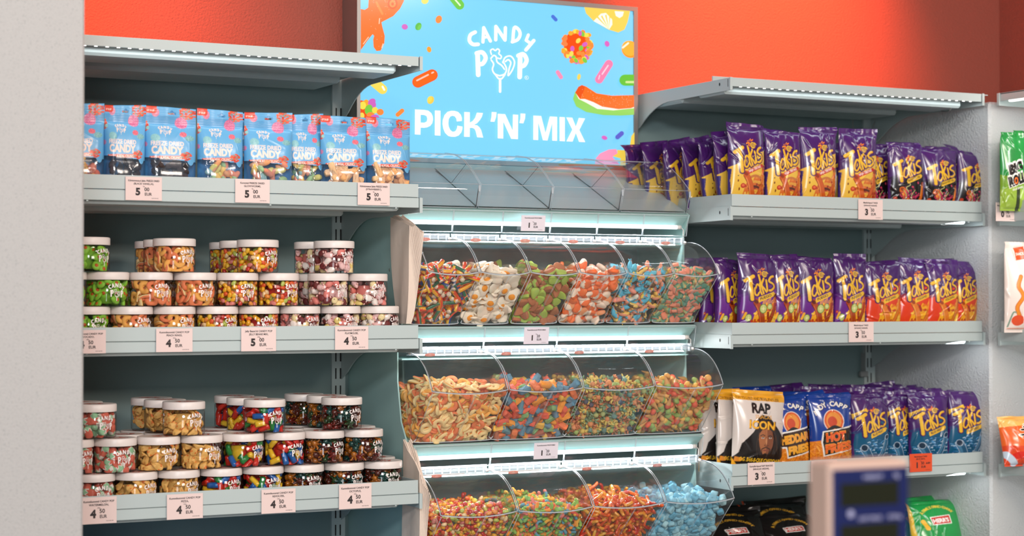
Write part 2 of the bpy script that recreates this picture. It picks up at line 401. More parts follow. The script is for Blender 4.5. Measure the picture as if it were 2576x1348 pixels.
def bracket_prof(zt, canopy=False):
    top = zt if canopy else zt - .029
    zb = zt - .029 - .0 if canopy else zt - .062
    zb = zt - .030 if canopy else zt - .062
    pts = [(YF - .001, top), (YF - .001, zb), (3.97, zb - .002)]
    for t in np.linspace(0, 1, 7)[1:]: pts.append((3.97 + .14 * t, zb - .002 - .048 * t * t - .006 * t))
    return pts + [(YU, zb - .075), (YU, top)]
def xflip(pts): return [(-a, b) for a, b in pts]
def shelf(x0, x1, zt, label, canopy=False, group=None, left_inset=.005, rail=True):
    t = empty('shelf', ((x0 + x1) / 2, YU, zt), label, 'shelf', group); cx = (x0 + x1) / 2
    X0, X1 = x0 - cx, x1 - cx; off = lambda P: [(y - YU, z - zt) for y, z in P]
    def bx(mb, a, b, c, d, e, f, **k): return mb.box(a, b, c - YU, d - YU, e - zt, f - zt, **k)
    if canopy:
        bx(MB(), X0 + .003, X1 - .006, YF - .002, YF + .001, zt - .0205, zt).obj('front_lip', M_METAL, t, smooth=False)
        bx(MB(), X0 + .003, X1 + (.018 if x1 > 3 else -.006), YF, YB - .001, zt - .003, zt - .001).obj('top_sheet', M_METAL, t, smooth=False)  # right sheet widened to the wall, blocks wash light from the corner
        m = MB(); bx(m, X0 + .002, X1 - .045, YF + .028, YF + .15, zt - .036, zt - .004, bev=.006); m.obj('stiffening_channel', M_METAL, t, smooth=False)
        m = MB(); bx(m, X0 + .002, X1 - .10, YF + .22, YF + .38, zt - .040, zt - .004, bev=.006); m.obj('stiffening_channel', M_METAL, t, smooth=False)
        bx(MB(), X0 + .01, X1 - .035, 3.782, 3.786, zt - .002, zt + .014).obj('rear_rail', M_METAL, t, smooth=False)
        m = MB(); x = X0 + .03
        while x < X1 - .02:
            bx(m, x, x + .0062, YF + .004, YF + .0075, zt - .0213, zt - .0200); x += .0232
        s = bx(MB(), X0 + .01, X1 - .012, YF + .0015, YF + .012, zt - .0200, zt - .0165).obj('led_strip', M_METAL, t, smooth=False)
        m.obj('led_dots', M_LED, s, smooth=False)
    else:
        dz = zt - .029
        bx(MB(), X0 + .004, X1 - .004, YF + .004, YU, dz - .003, dz).obj('deck', M_METAL, t, smooth=False)
        m = MB(); bx(m, X0 + .002, X1 - .006, YF - .0015, YF + .0005, zt - .0285, zt); m.obj('front_lip', M_METAL, t, smooth=False)
        m = MB(); bx(m, X0 + .004, X1 - .004, YF - .001, YF + .003, zt - .052, zt - .0305, bev=.0008); m.obj('price_rail', M_METAL, t, smooth=False)
        m = MB(); bx(m, X0 + .002, X0 + .0045, YF, YU - .02, zt - .029, zt); m.obj('side_lip', M_METAL, t, smooth=False)
        m = MB(); bx(m, X1 - .0085, X1 - .006, YF, YU - .02, zt - .029, zt); m.obj('side_lip', M_METAL, t, smooth=False)
        m = MB(); bx(m, X0 + .006, X1 - .045, YF + .012, YF + .10, zt - .059, zt - .033, bev=.005); m.obj('stiffening_channel', M_METAL, t, smooth=False)
        m = MB(); bx(m, X0 + .006, X1 - .10, YF + .20, YF + .34, zt - .064, zt - .033, bev=.005); m.obj('stiffening_channel', M_METAL, t, smooth=False)
        m = MB()
        for q in (.06, .45, .74): bx(m, X0 + q, X0 + q + .004, YF + .001, YF + .004, zt - .0545, zt - .052)
        m.obj('rail_stud', M_METAL, t, smooth=False)
    for s, x in ((1, X0), (-1, X1)):
        P = off(bracket_prof(zt, canopy)); m = MB(); m.prism(P, x - .0012, x + .0012)
        # turned flange in front
        m.box(x - .0035, x + .0035, YF - .004 - YU, YF - .001 - YU, (-.030 if canopy else -.063), (.001 if canopy else -.030))
        b = m.obj('bracket', M_METAL, t, smooth=False)
        if s == 1:
            h = MB(); zz = -.012 if canopy else -.043
            h.add([(x - .0016, YF + .045 - YU + .0028 * math.cos(a), zz + .0042 * math.sin(a)) for a in np.linspace(0, 2 * math.pi, 12, endpoint=False)], [tuple(range(12))[::-1]])
            h.obj('bracket_hole', M_DARK, b, smooth=False)
            MB().box(x - .0016, x - .0013, YF + .008 - YU, YF + .0095 - YU, zz - .009, zz + .009).obj('bracket_slot', M_DARK, b, smooth=False)
    return t
gl, gr = 'shelves left of the sign', 'shelves right of the sign'
shelf(.88, 1.680, ZL[0], 'pale metal canopy shelf with LED dots above the blue pouches', True)
shelf(.88, 1.680, ZL[1], 'pale metal shelf holding the blue candy pouches', group=None)
shelf(.88, 1.680, ZL[2], 'pale metal shelf holding the fruit ring and jelly bean jars')
shelf(.88, 1.680, ZL[3], 'pale metal shelf holding the watermelon and twist candy jars')
shelf(.88, 1.680, ZL[4], 'lowest pale shelf at left, under the flat blue boxes')
shelf(2.500, 3.288, ZL[0], 'pale metal canopy shelf with LED dots above the purple crisp bags', True)
shelf(2.500, 3.288, ZL[1], 'pale metal shelf holding the yellow and black bottomed purple bags')
shelf(2.500, 3.288, ZL[2], 'pale metal shelf holding the all-purple and red bottomed bags')
shelf(2.500, 3.288, ZL[3], 'pale metal shelf holding white, blue and teal crisp bags')
shelf(2.500, 3.288, ZL[4], 'lowest pale shelf at right, under the black crisp bags')
for x0, x1, e in ((.90, 1.66, .3), (2.52, 3.27, .3)):
    L = light('canopy_led_strip', 'AREA', ((x0 + x1) / 2, YF + .006, ZL[0] - .023), ((x0 + x1) / 2, YF + .10, 1.2), e, (.86, .95, 1.0), shape='RECTANGLE', size=x1 - x0, size_y=.006)
# lamps under each lower shelf front (the strips whose glow shows on the wall at right)
for z in ZL[1:4]:
    light('under_shelf_led', 'AREA', (3.17, YF + .02, z - .058), (3.26, YF + .3, z - .4), .2, (.88, .95, 1.0), shape='RECTANGLE', size=.16, size_y=.01)

# ---- side unit along the right wall
def side_shelf(zt, label, canopy=False):
    t = empty('shelf', (3.775, 3.2, zt), label, 'shelf'); xf = 3.312 - 3.775; y1 = 3.655 - 3.2; y0 = y1 - .80
    if canopy:
        MB().box(xf, xf + .003, y0, y1 - .005, -.0205, 0).obj('front_lip', M_METAL, t, smooth=False)
        MB().box(xf, -.01, y0, y1, -.003, -.001).obj('top_sheet', M_METAL, t, smooth=False)
        MB().box(xf + .006, xf + .018, y0, y1 - .03, -.024, -.019).obj('led_strip', M_LED, t, smooth=False)
    else:
        MB().box(xf, -.01, y0, y1, -.032, -.029).obj('deck', M_METAL, t, smooth=False)
        MB().box(xf - .001, xf + .001, y0, y1 - .006, -.0285, 0).obj('front_lip', M_METAL, t, smooth=False)
        MB().box(xf - .001, xf + .003, y0, y1 - .004, -.052, -.0305).obj('price_rail', M_METAL, t, smooth=False)
        MB().box(xf, -.02, y1 - .007, y1 - .005, -.029, 0).obj('side_lip', M_METAL, t, smooth=False)
    P = [(xf, 0 if canopy else -.030), (xf, -.032 if canopy else -.062), (xf + .28, -.036 if canopy else -.066), (-.015, -.11 if canopy else -.14), (-.015, 0)]
    m = MB(); n = 5; V = [(p[0], y1 - .0012, p[1]) for p in P] + [(p[0], y1 + .0012, p[1]) for p in P]
    m.add(V, [list(range(5)), list(range(5, 10))[::-1]] + [(i, 5 + i, 5 + (i + 1) % 5, (i + 1) % 5) for i in range(5)])
    m.box(xf - .003, xf, y1 - .004, y1 + .004, -.032 if canopy else -.064, 0 if canopy else -.030)
    m.obj('bracket', M_METAL, t, smooth=False)
side_shelf(ZL[0], 'canopy shelf of the side unit, cut off at the right edge', True)
side_shelf(ZL[1], 'side unit shelf holding the green seaweed roll packets'); side_shelf(ZL[2], 'side unit shelf holding the white noodle snack bag'); side_shelf(ZL[3], 'side unit shelf holding the orange snack bag')
for z in (ZL[0], ZL[1], ZL[2], ZL[3]):
    light('side_shelf_led', 'AREA', (3.335, 3.45, z - (.028 if z > 1.9 else .066)), (3.48, 3.75, z - .35), 0.7 if z > 1.9 else .35, (1.0, .96, .92), shape='RECTANGLE', size=.01, size_y=.35)

# ---- cables and junction boxes in the corner
def cable(P, r, label, matn=None):
    o = MB().tube(smoothline(P, 8), r, 6).obj('cable', matn or mat('grey_cable', (150, 150, 146), .5)); return tag(o, label, 'cable')
for (x, y, l) in ((2180, 376, 'upper'), (2176, 941, 'lower')):
    p = pix(x, y, 4.14); t = empty('junction_box', tuple(p), 'small grey cable junction box, %s one in the dark corner behind the crisp bags' % l, 'junction box')
    MB().box(-.013, .013, 0, .014, -.008, .008, bev=.002).obj('box_body', mat('box_grey', (150, 152, 150), .5), t, smooth=False)
    m = MB()
    for dx in (-.006, 0, .006): m.tube([(dx, .007, .008), (dx, .007, .06)], .0016, 6)
    m.obj('conduit', mat('grey_cable', (150, 150, 146), .5), t)
q = lambda x, y, Y: tuple(pix(x, y, Y))
cable([q(2396, 264, 3.72), q(2388, 278, 3.74), q(2372, 280, 3.80), q(2352, 272, 3.88), q(2300, 268, 4.0), q(2245, 292, 4.12), q(2205, 300, 4.13), q(2182, 370, 4.135)], .0014, 'thin LED cable looping under the right end of the canopy shelf')
cable([q(2145, 300, 4.14), q(2147, 330, 4.145), q(2156, 352, 4.145)], .0014, 'short thin cable hanging in the dark corner')
cable([q(2367, 564, 3.72), q(2380, 566, 3.75), q(2410, 560, 3.80), q(2330, 562, 3.9)], .0013, 'thin LED cable under the right end of the middle bag shelf')
cable([q(2181, 388, 4.14), q(2184, 520, 4.15), q(2178, 700, 4.15), q(2176, 932, 4.145)], .0013, 'long thin cable running down the dark corner between junction boxes')

# ================================================================ light box sign
SY = 4.10
sign = empty('light_box_sign', (2.092, SY, 1.79), 'large backlit sky-blue pick and mix sign between the shelves', 'sign')
def sp(x, y):       # photo pixel -> point on the sign face
    p = pix(x, y, SY); return p[0], p[2]
sx0, sx1 = 1.706, 2.474; sz0, sz1 = 1.793, 2.196
MB().box(sx0 - 2.092 - .009, sx0 - 2.092, -.004, .09, -.005, sz1 + .011 - 1.79).box(sx1 - 2.092, sx1 + .012 - 2.092, -.004, .09, -.005, sz1 + .011 - 1.79) \
    .box(sx0 - 2.092, sx1 - 2.092, -.004, .09, sz1 - 1.79, sz1 + .011 - 1.79).box(sx0 - 2.092, sx1 - 2.092, -.004, .09, -.008, sz0 - 1.79).box(sx0 - 2.092, sx1 - 2.092, .06, .085, 0, sz1 - 1.79).obj('frame', M_FRAME, sign, smooth=False)
def sign_mat():
    m, nt, b = nodemat('sign_print')
    a = nt.nodes.new('ShaderNodeAttribute'); a.attribute_name = 'Col'
    nt.links.new(a.outputs['Color'], b.inputs['Base Color']); nt.links.new(a.outputs['Color'], b.inputs['Emission Color'])
    b.inputs['Emission Strength'].default_value = 1.0; b.inputs['Roughness'].default_value = 0.12; b.inputs['Specular IOR Level'].default_value = .5
    mx = nt.nodes.new('ShaderNodeMixRGB'); mx.blend_type = 'MULTIPLY'; mx.inputs[0].default_value = 1; mx.inputs[2].default_value = (.25, .25, .25, 1)
    nt.links.new(a.outputs['Color'], mx.inputs[1]); nt.links.new(mx.outputs[0], b.inputs['Base Color'])
    return m
M_SIGN = sign_mat()
def clip(P, x0, x1, z0, z1):
    P = [tuple(p) for p in P]
    for ax, lim, sg in ((0, x0, 1), (0, x1, -1), (1, z0, 1), (1, z1, -1)):
        out = []
        for a, b in zip(P, P[1:] + P[:1]):
            ia = sg * (a[ax] - lim) >= 0; ib = sg * (b[ax] - lim) >= 0
            if ia: out.append(a)
            if ia != ib:
                t = (lim - a[ax]) / (b[ax] - a[ax]); out.append((a[0] + t * (b[0] - a[0]), a[1] + t * (b[1] - a[1])))
        P = out
        if len(P) < 3: return []
    return P
class Layer:
    def __init__(s): s.m = MB(); s.k = 0
    def zp(s, P, c, step=True):      # polygon in zoomed-sign coordinates
        Q = [sp(880 + x / 3.209, y / 3.209) for x, y in P]; Q = clip(Q, sx0 + .0005, sx1 - .0005, sz0 + .0005, sz1 - .0005)
        if len(Q) < 3: return
        Q = np.array(Q); area = np.sum(Q[:, 0] * np.roll(Q[:, 1], -1) - np.roll(Q[:, 0], -1) * Q[:, 1])
        if area < 0: Q = Q[::-1]
        if step: s.k += 1
        y = -.0002 - .00003 * s.k
        s.m.add([(a - 2.092, y, b - 1.79) for a, b in Q], [tuple(range(len(Q)))], lin(c))
    def ell(s, cx, cy, rx, ry, ang, c): s.zp(disc(cx, cy, rx, ry, ang, 26), c)
    def cap(s, p, q_, w, c): s.zp(capsule(p, q_, w), c)
m = MB(); R_ = .012; pts = []
for (cx_, cz_, a0) in ((sx1 - R_, sz1 - R_, 0), (sx0 + R_, sz1 - R_, 90), (sx0 + .001, sz0 + .001, 180), (sx1 - .001, sz0 + .001, 270)):
    rr = R_ if a0 < 180 else .001
    for a in np.linspace(a0, a0 + 90, 6): pts.append((cx_ + rr * math.cos(math.radians(a)) - 2.092, 0, cz_ + rr * math.sin(math.radians(a)) - 1.79))
m.add(pts, [tuple(range(len(pts)))], lin((120, 206, 244)))
m.add([(sx0 - 2.092, .002, sz0 - 1.79), (sx1 - 2.092, .002, sz0 - 1.79), (sx1 - 2.092, .002, sz1 - 1.79), (sx0 - 2.092, .002, sz1 - 1.79)], [(0, 1, 2, 3)], lin((120, 206, 244)))
m.obj('printed_face', M_SIGN, sign, smooth=False)
L = Layer(); OR, OR2, RD, YL, GR, PK, MG, PU = (250, 112, 36), (255, 138, 60), (240, 78, 20), (238, 214, 90), (120, 200, 70), (248, 140, 178), (205, 100, 190), (88, 96, 200)
# orange gummy figure top left
L.zp([(60, -40), (152, -40), (146, 60), (110, 74), (90, 60), (60, 70)], (120, 206, 244))
L.zp([(88, 72), (120, 80), (148, 62), (156, -60), (440, -60), (436, 10), (405, 70), (350, 130), (255, 180), (262, 215), (282, 290), (278, 350), (250, 408), (215, 412), (192, 380), (188, 320), (196, 290), (184, 276), (140, 330), (88, 405)], OR)
L.ell(345, 30, 40, 44, 0, (252, 90, 20)); L.ell(345, 30, 26, 30, 0, OR2); L.ell(345, 32, 11, 13, 0, (252, 90, 20))
L.cap((215, 20), (262, 112), 18, OR2); L.cap((240, 150), (236, 190), 8, (255, 200, 170)); L.cap((258, 385), (268, 355), 9, (255, 200, 170)); L.cap((108, 355), (150, 300), 7, (255, 200, 170))
r2 = random.Random(3)
for _ in range(46):
    x, y = r2.uniform(100, 400), r2.uniform(-10, 400)
    if (y < 150 and x > 160 and x + y < 440) or (200 < x < 275 and y > 180) or (100 < x < 240 and 90 < y < 260): L.ell(x, y, 2.2, 2.2, 0, (255, 190, 150))
L.ell(605, 5, 30, 27, -30, YL); L.cap((820, -40), (885, 42), 74, (104, 196, 66)); L.cap((842, -10), (888, 44), 12, (220, 240, 205))
L.ell(442, 217, 25, 22, 15, MG); L.ell(552, 214, 24, 32, 25, (90, 184, 70)); L.ell(560, 222, 14, 24, 25, (110, 200, 80)); L.ell(716, 157, 25, 32, 20, OR2); L.ell(638, 400, 18, 24, -15, (250, 160, 50))
L.cap((548, 662), (662, 606), 92, (236, 70, 16)); L.cap((548, 662), (662, 606), 84, (254, 100, 24)); L.cap((540, 650), (630, 604), 13, (255, 196, 178)); L.cap((660, 590), (672, 584), 12, (255, 196, 178))
L.cap((190, 660), (262, 722), 76, YL); L.cap((262, 700), (276, 725), 16, (250, 250, 235))
L.ell(650, 808, 26, 33, 25, (236, 200, 80)); L.ell(642, 802, 18, 26, 25, YL); L.cap((384, 926), (420, 894), 34, OR2)
for x, y, rx, ry, a, c in ((85, 900, 70, 90, 0, (236, 80, 24)), (130, 830, 24, 26, 0, (245, 170, 50)), (175, 825, 26, 34, 50, MG), (185, 850, 24, 32, 10, MG), (103, 852, 26, 32, 0, (238, 222, 80)), (150, 885, 30, 42, 20, GR), (178, 905, 24, 22, 0, GR), (200, 890, 24, 26, 0, (240, 218, 80)), (243, 905, 28, 26, 0, OR2), (165, 930, 32, 24, 0, OR2), (200, 945, 34, 20, 0, MG), (95, 935, 20, 26, 0, YL)): L.ell(x, y, rx, ry, a, c)
L.cap((1636, 134), (1660, 160), 28, (70, 112, 210))
L.ell(1832, 370, 108, 125, 0, (236, 90, 24)); L.ell(1815, 345, 80, 95, 0, (240, 78, 14))
r3 = random.Random(11); cc = [OR2, (245, 170, 50), MG, GR, (240, 218, 80), (250, 130, 70)]
for i in range(70):
    a = r3.uniform(0, 6.283); rr = math.sqrt(r3.uniform(.55, 1)) * 1.0
    x, y = 1832 + 118 * rr * math.cos(a), 370 + 138 * rr * math.sin(a)
    if x < 1800 and 270 < y < 420 and x > 1740: continue
    L.ell(x, y, r3.uniform(13, 19), r3.uniform(17, 25), r3.uniform(0, 180), cc[r3.randrange(6)])
for x, y, c in ((1838, 330, YL), (1790, 395, MG), (1860, 390, GR), (1890, 360, MG), (1845, 430, OR2), (1875, 440, OR2), (1782, 436, YL)): L.ell(x, y, 17, 23, r3.uniform(0, 90), c)
L.cap((1672, 584), (1698, 624), 32, PK); L.ell(2070, 355, 19, 24, -20, MG); L.ell(1843, 622, 14, 25, 10, (236, 208, 90)); L.cap((2084, 518), (2006, 642), 66, (250, 128, 172)); L.cap((2078, 530), (2030, 600), 11, (255, 205, 222)); L.cap((2002, 640), (2010, 610), 8, (255, 205, 222))
L.cap((2214, 648), (2330, 648), 90, (96, 190, 60)); L.cap((2226, 664), (2330, 664), 18, (190, 225, 150)); L.ell(2255, 400, 72, 66, 50, (250, 150, 40)); L.ell(2250, 392, 64, 58, 50, (255, 176, 60)); L.cap((2196, 386), (2240, 350), 15, (255, 235, 215))
L.zp([(1880, 40), (1900, 110), (1960, 170), (2080, 240), (2160, 264), (2210, 240), (2235, 180), (2255, 90), (2260, 60)], (238, 206, 90)); L.zp([(1960, 172), (2020, 112), (2060, 106), (2110, 160), (2112, 200), (2086, 240)], (248, 246, 232)); L.zp([(2130, 92), (2205, 96), (2195, 132), (2170, 148), (2140, 130)], (248, 246, 232))
for k in range(4): L.zp([(2085, 240), (1985 + k * 34, 142 - k * 8), (1996 + k * 34, 134 - k * 8)], (238, 206, 90))
L.zp([(1812, 740), (1794, 800), (1820, 860), (1900, 905), (2040, 930), (2180, 934), (2330, 925), (2330, 870), (2100, 860), (1940, 830)], (142, 208, 96))
L.zp([(1812, 745), (1840, 800), (1900, 830), (1990, 880), (2120, 892), (2330, 870), (2330, 840), (1900, 770)], (252, 240, 232))
L.zp([(1866, 688), (1900, 700), (1985, 755), (2110, 774), (2330, 768), (2330, 850), (2260, 874), (2160, 882), (2030, 862), (1960, 826), (1890, 800), (1850, 800), (1812, 748), (1838, 702)], (252, 110, 36)); L.zp([(1866, 688), (1838, 702), (1812, 748), (1850, 800), (1880, 740), (1890, 700)], (224, 84, 26))
for _ in range(60): x = r2.uniform(1860, 2270); L.ell(x, r2.uniform(760, 860) if x > 1950 else r2.uniform(720, 790), 2, 2, 0, (255, 190, 150))
L.ell(2045, 1113, 24, 16, 18, MG); L.cap((2150, 1108), (2184, 1078), 36, PU)
L.zp([(1966, 1330), (1975, 1280), (2010, 1240), (2080, 1208), (2140, 1205), (2150, 1240), (2110, 1270), (2170, 1330)], (248, 150, 186)); L.zp([(2112, 1262), (2150, 1240), (2148, 1212), (2215, 1214), (2250, 1180), (2262, 1100), (2300, 1050), (2300, 1340), (2170, 1340), (2176, 1280)], (240, 206, 80))
L.m.obj('candy_artwork', M_SIGN, sign, smooth=False)
L2 = Layer(); L2.k = 200
for P in logo_polys(): L2.zp(P, (250, 252, 252), step=False)
L2.zp(disc(1418, 629, 16, 16, 0, 20), (250, 252, 252), step=False); L2.k += 4; L2.zp(disc(1418, 629, 13, 13, 0, 20), (120, 206, 244), step=False)
L2.m.obj('logo_lettering', M_SIGN, sign, smooth=False)
HL = [(1030, 260, 11.709, [[(130,185),(400,198),(520,220),(610,290),(655,390),(662,490),(640,590),(580,670),(490,712),(400,728),(298,722),(298,572),(410,575),(475,540),(492,460),(470,380),(400,350),(298,345),(298,722),(292,930),(125,920)],
  [(715,215),(882,222),(880,958),(712,948)],
  [(1510,525),(1512,440),(1480,340),(1400,260),(1300,228),(1200,225),(1090,255),(1000,350),(945,500),(940,620),(965,760),(1020,880),(1110,965),(1200,990),(1310,992),(1420,950),(1495,860),(1528,760),(1530,690),(1375,662),(1370,720),(1340,800),(1290,840),(1230,838),(1170,790),(1125,690),(1113,590),(1125,470),(1170,395),(1230,372),(1300,388),(1345,450),(1360,540)],
  [(1580,260),(1745,268),(1745,575),(1830,525),(1900,430),(1952,280),(2132,290),(2100,400),(2040,500),(1960,590),(1868,638),(1960,652),(2030,710),(2080,800),(2140,1015),(1960,1005),(1915,820),(1880,755),(1820,728),(1745,728),(1742,995),(1575,988)],
  [(2388,260),(2532,268),(2520,400),(2470,550),(2350,545),(2380,400)]]),
 (1250, 260, 11.2, [[(-10,300),(200,310),(410,770),(418,320),(565,328),(560,1015),(370,1005),(148,525),(145,998),(-10,990)],[(632,290),(770,298),(760,430),(712,570),(600,560),(628,430)],
  [(992,350),(1215,362),(1335,840),(1455,375),(1663,385),(1660,1062),(1525,1056),(1522,560),(1392,1052),(1262,1045),(1130,540),(1130,1040),(990,1032)],[(1728,388),(1880,398),(1880,1074),(1732,1066)],
  [(1920,400),(2090,410),(2188,660),(2275,415),(2452,430),(2288,755),(2455,1098),(2280,1090),(2190,840),(2098,1082),(1922,1076),(2088,745)]])]
m = MB(); from mathutils.geometry import tessellate_polygon
for ox, oy, sc, polys in HL:
    for P in polys:
        Q = [sp(ox + x / sc, oy + y / sc) for x, y in P]; Q = [(x - 2.092, -.0065, z - 1.79) for x, z in Q]
        tr = tessellate_polygon([[Vector((x, z, 0)) for x, _, z in Q]]); m.add(Q, [t if (Q[t[1]][0]-Q[t[0]][0])*(Q[t[2]][2]-Q[t[0]][2])-(Q[t[2]][0]-Q[t[0]][0])*(Q[t[1]][2]-Q[t[0]][2])>0 else t[::-1] for t in tr], lin((250, 252, 252)))
V, F = text2d("R", 0.02); r_ = sp(880 + 1412 / 3.209, 636 / 3.209); m.add([(r_[0] - 2.092 + v[0] * .0042, -.0068, r_[1] - 1.79 + v[1] * .0045) for v in V], F, lin((250, 252, 252)))
m.obj('headline_lettering', M_SIGN, sign, smooth=False)

# ================================================================ price tags
def price_tag(x0, x1, y0, y1, l1, l2, w, big, cents, label, Y=YF - .005, paper=None, group=None, old=None, tilt=0.0, sub=None):
    a = pix(x0, y0, Y); b = pix(x1, y1, Y); wd = b[0] - a[0]; c = pix((x0 + x1) / 2, (y0 + y1) / 2, Y)
    ht = (pix((x0 + x1) / 2, y0, Y)[2] - pix((x0 + x1) / 2, y1, Y)[2]) * .97
    t = empty('price_tag', (c[0], Y, c[2]), label, 'price tag', group); t.rotation_euler = (tilt, 0, 0)
    m = MB(); n = 10; V = []; bow = .0015
    for yy in (0.0, .0004):
        for j in range(2):
            for i in range(n + 1):
                u = i / n; V.append(((u - .5) * wd, yy - bow * (2 * u - 1) ** 2 * (1 if u > .5 else .2), (j - .5) * ht))
    N = n + 1; F = [(i, i + 1, N + i + 1, N + i) for i in range(n)] + [(2 * N + i, 3 * N + i, 3 * N + i + 1, 2 * N + i + 1) for i in range(n)]
    m.add(V, F).obj('paper', paper or M_PAPER, t, smooth=True)
    k = MB()
    def tx(s, x, z, h, bold=0.0, al='c', mw=None):
        V, F = text2d(s, bold); V = V.copy() * h
        if not len(V): return
        W_ = V[:, 0].max(); 
        if mw and W_ > mw: V[:, 0] *= mw / W_; W_ = mw
        if al == 'c': V[:, 0] -= W_ / 2
        u = (V[:, 0] + x) / wd + .5; yb = -.0004 - bow * (2 * u - 1) ** 2 * np.where(u > .5, 1, .2)
        k.add(np.stack([V[:, 0] + x, yb, V[:, 1] + z], 1), F)
    H = ht
    tx(l1, 0, .30 * H, .075 * H, .02, mw=.86 * wd); tx(l2, 0, .17 * H, .075 * H, .02, mw=.6 * wd); tx(w, 0, .07 * H, .045 * H, 0)
    if big:
        tx(big, -.16 * wd, -.27 * H, .29 * H, .05, mw=.17 * wd); tx(cents, .02 * wd, -.10 * H, .15 * H, .02, 'l', .2 * wd); tx('EUR', .03 * wd, -.29 * H, .12 * H, .02, 'l', .2 * wd)
        tx('04.07.2024 RE', .31 * wd, -.42 * H, .035 * H, 0, mw=.2 * wd)
    if old:
        tx(old, .32 * wd, -.08 * H, .10 * H, .02); k.add([(.22 * wd, -.0018, -.08 * H), (.42 * wd, -.0018, -.02 * H), (.42 * wd, -.0018, -.0 * H), (.22 * wd, -.0018, -.06 * H)], [(0, 1, 2, 3)])
    k.obj('printed_text', M_INK, t, smooth=False)
T_ = price_tag; KK = 'Kummikommid CANDY POP'
T_(316, 407, 444, 505, 'Külmkuivatatud jäätis FREEZE DRIED', '(BLACK VANILLA),', '70g', '5', '00', 'pink price card reading 5.00 for black vanilla under the dark pouches')
T_(592, 678, 450, 511, 'Kommid FREEZE DRIED', 'GLOWWORMS,', '70g', '5', '00', 'pink price card reading 5.00 for glowworms under the pastel pouches')
T_(900, 980, 459, 517, 'Külmkuivatatud jäätis FREEZE DRIED', '(STRAWBERRY),', '30g', '5', '00', 'pink price card reading 5.00 for strawberry at the right end of the pouch shelf')
T_(175, 266, 829, 890, KK, 'AVOCADO,', '280g', '4', '50', 'price card for avocado gummies half hidden by the pillar')
T_(393, 484, 825, 886, KK, 'PEACH RINGS,', '250g', '4', '50', 'price card reading 4.50 for peach rings')
T_(607, 694, 822, 884, "Jelly Beans'id CANDY POP", 'JELLY BEANS MIX,', '400g', '5', '00', 'price card reading 5.00 under the jelly bean jars')
T_(843, 926, 820, 880, KK, 'PLAYMOUSE,', '250g', '4', '50', 'price card reading 4.50 at the right end of the upper jar shelf')
T_(204, 293, 1249, 1318, KK, 'WATERMELON,', '280g', '4', '50', 'price card reading 4.50 for watermelon beside the pillar')
T_(420, 510, 1241, 1306, KK, 'PIZZA,', '250g', '4', '50', 'price card reading 4.50 for pizza gummies on the lower jar shelf')
T_(658, 743, 1229, 1291, KK, 'REVOLVER,', '230g', '4', '50', 'price card reading 4.50 for the striped twist jars')
T_(853, 934, 1216, 1280, KK, 'OCTOPUS,', '300g', '4', '50', 'price card reading 4.50 for octopus at the right end of the lower jar shelf')
T_(2159, 2220, 501, 553, 'Maisikrõpsud TAKIS', '(erinevad maitsed),', '90g', '3', '50', 'price card reading 3.50 on the upper crisp bag shelf')
T_(2135, 2197, 809, 861, 'Maisikrõpsud TAKIS', '(erinevad maitsed),', '90g', '3', '50', 'price card reading 3.50 on the middle crisp bag shelf')
T_(1881, 1948, 1162, 1219, 'Kartulikrõpsud RAP SNACKS', '(BAR-B-QUE CHEDDAR),', '71g', '3', '00', 'price card reading 3.00 under the white and black bag')
T_(2041, 2105, 1157, 1211, "Snäkid ANDY CAPP'S", '(erinevad maitsed),', '', None, '', 'pink price card behind the scale display, mostly hidden')
T_(2288, 2344, 1140, 1187, 'Maisikrõpsud TAKIS', '(BLUE HEAT),', '90g', '1', '50', 'bright orange price card reading 1.50 with the old price struck out', paper=M_TAGORANGE, old='4 00')
# ================================================================ candy finishes and shapes
M_SUGAR = vmat('sugared_gummy', 0.75, spec=0.3, bump=(900, 0.5, 0.0006))
M_GLOSS = vmat('glossy_candy', 0.22, spec=0.5, coat=0.3)
M_MATTE = vmat('foam_candy', 0.5, spec=0.35)
M_GEL = vmat('translucent_gummy', 0.15, spec=0.6, coat=0.4)
def superq(a, b, c, e1, e2, nu=10, nv=14):
    V = []; F = []
    f = lambda w, m: np.sign(w) * abs(w) ** m
    for i in range(nu + 1):
        t = -math.pi / 2 + math.pi * i / nu
        for j in range(nv):
            p = -math.pi + 2 * math.pi * j / nv
            V.append((a * f(math.cos(t), e1) * f(math.cos(p), e2), b * f(math.cos(t), e1) * f(math.sin(p), e2), c * f(math.sin(t), e1)))
    for i in range(nu):
        for j in range(nv):
            j2 = (j + 1) % nv
            if i == 0: F.append((j, (i + 1) * nv + j2, (i + 1) * nv + j))
            elif i == nu - 1: F.append((i * nv + j, i * nv + j2, (i + 1) * nv + j))
            else: F.append((i * nv + j, i * nv + j2, (i + 1) * nv + j2, (i + 1) * nv + j))
    return np.array(V), F
def fcol(V, F, fn): return np.array([lin(fn(*V[list(f)].mean(0))) for f in F])
def C_ring(r):
    k, n = 18, 8; V = []; F = []; R, q = .0094, .0056; sq = r.uniform(.8, 1.0)
    for i in range(k):
        a = 2 * math.pi * i / k; bend = .0012 * math.sin(2 * a)
        for j in range(n):
            b = 2 * math.pi * j / n; rr = R + q * math.cos(b)
            V.append((rr * math.cos(a), rr * math.sin(a) * sq, .0034 * math.sin(b) + bend))
    for i in range(k):
        for j in range(n): F.append((i * n + j, ((i + 1) % k) * n + j, ((i + 1) % k) * n + (j + 1) % n, i * n + (j + 1) % n))
    V = np.array(V); c1 = (250, 180, 92) if r.random() < .5 else (240, 134, 88)
    return V, F, fcol(V, F, lambda x, y, z: c1 if z > .0012 + .0012 * math.sin(2 * math.atan2(y, x)) - .0012 else (252, 222, 160)), .0085, .0045
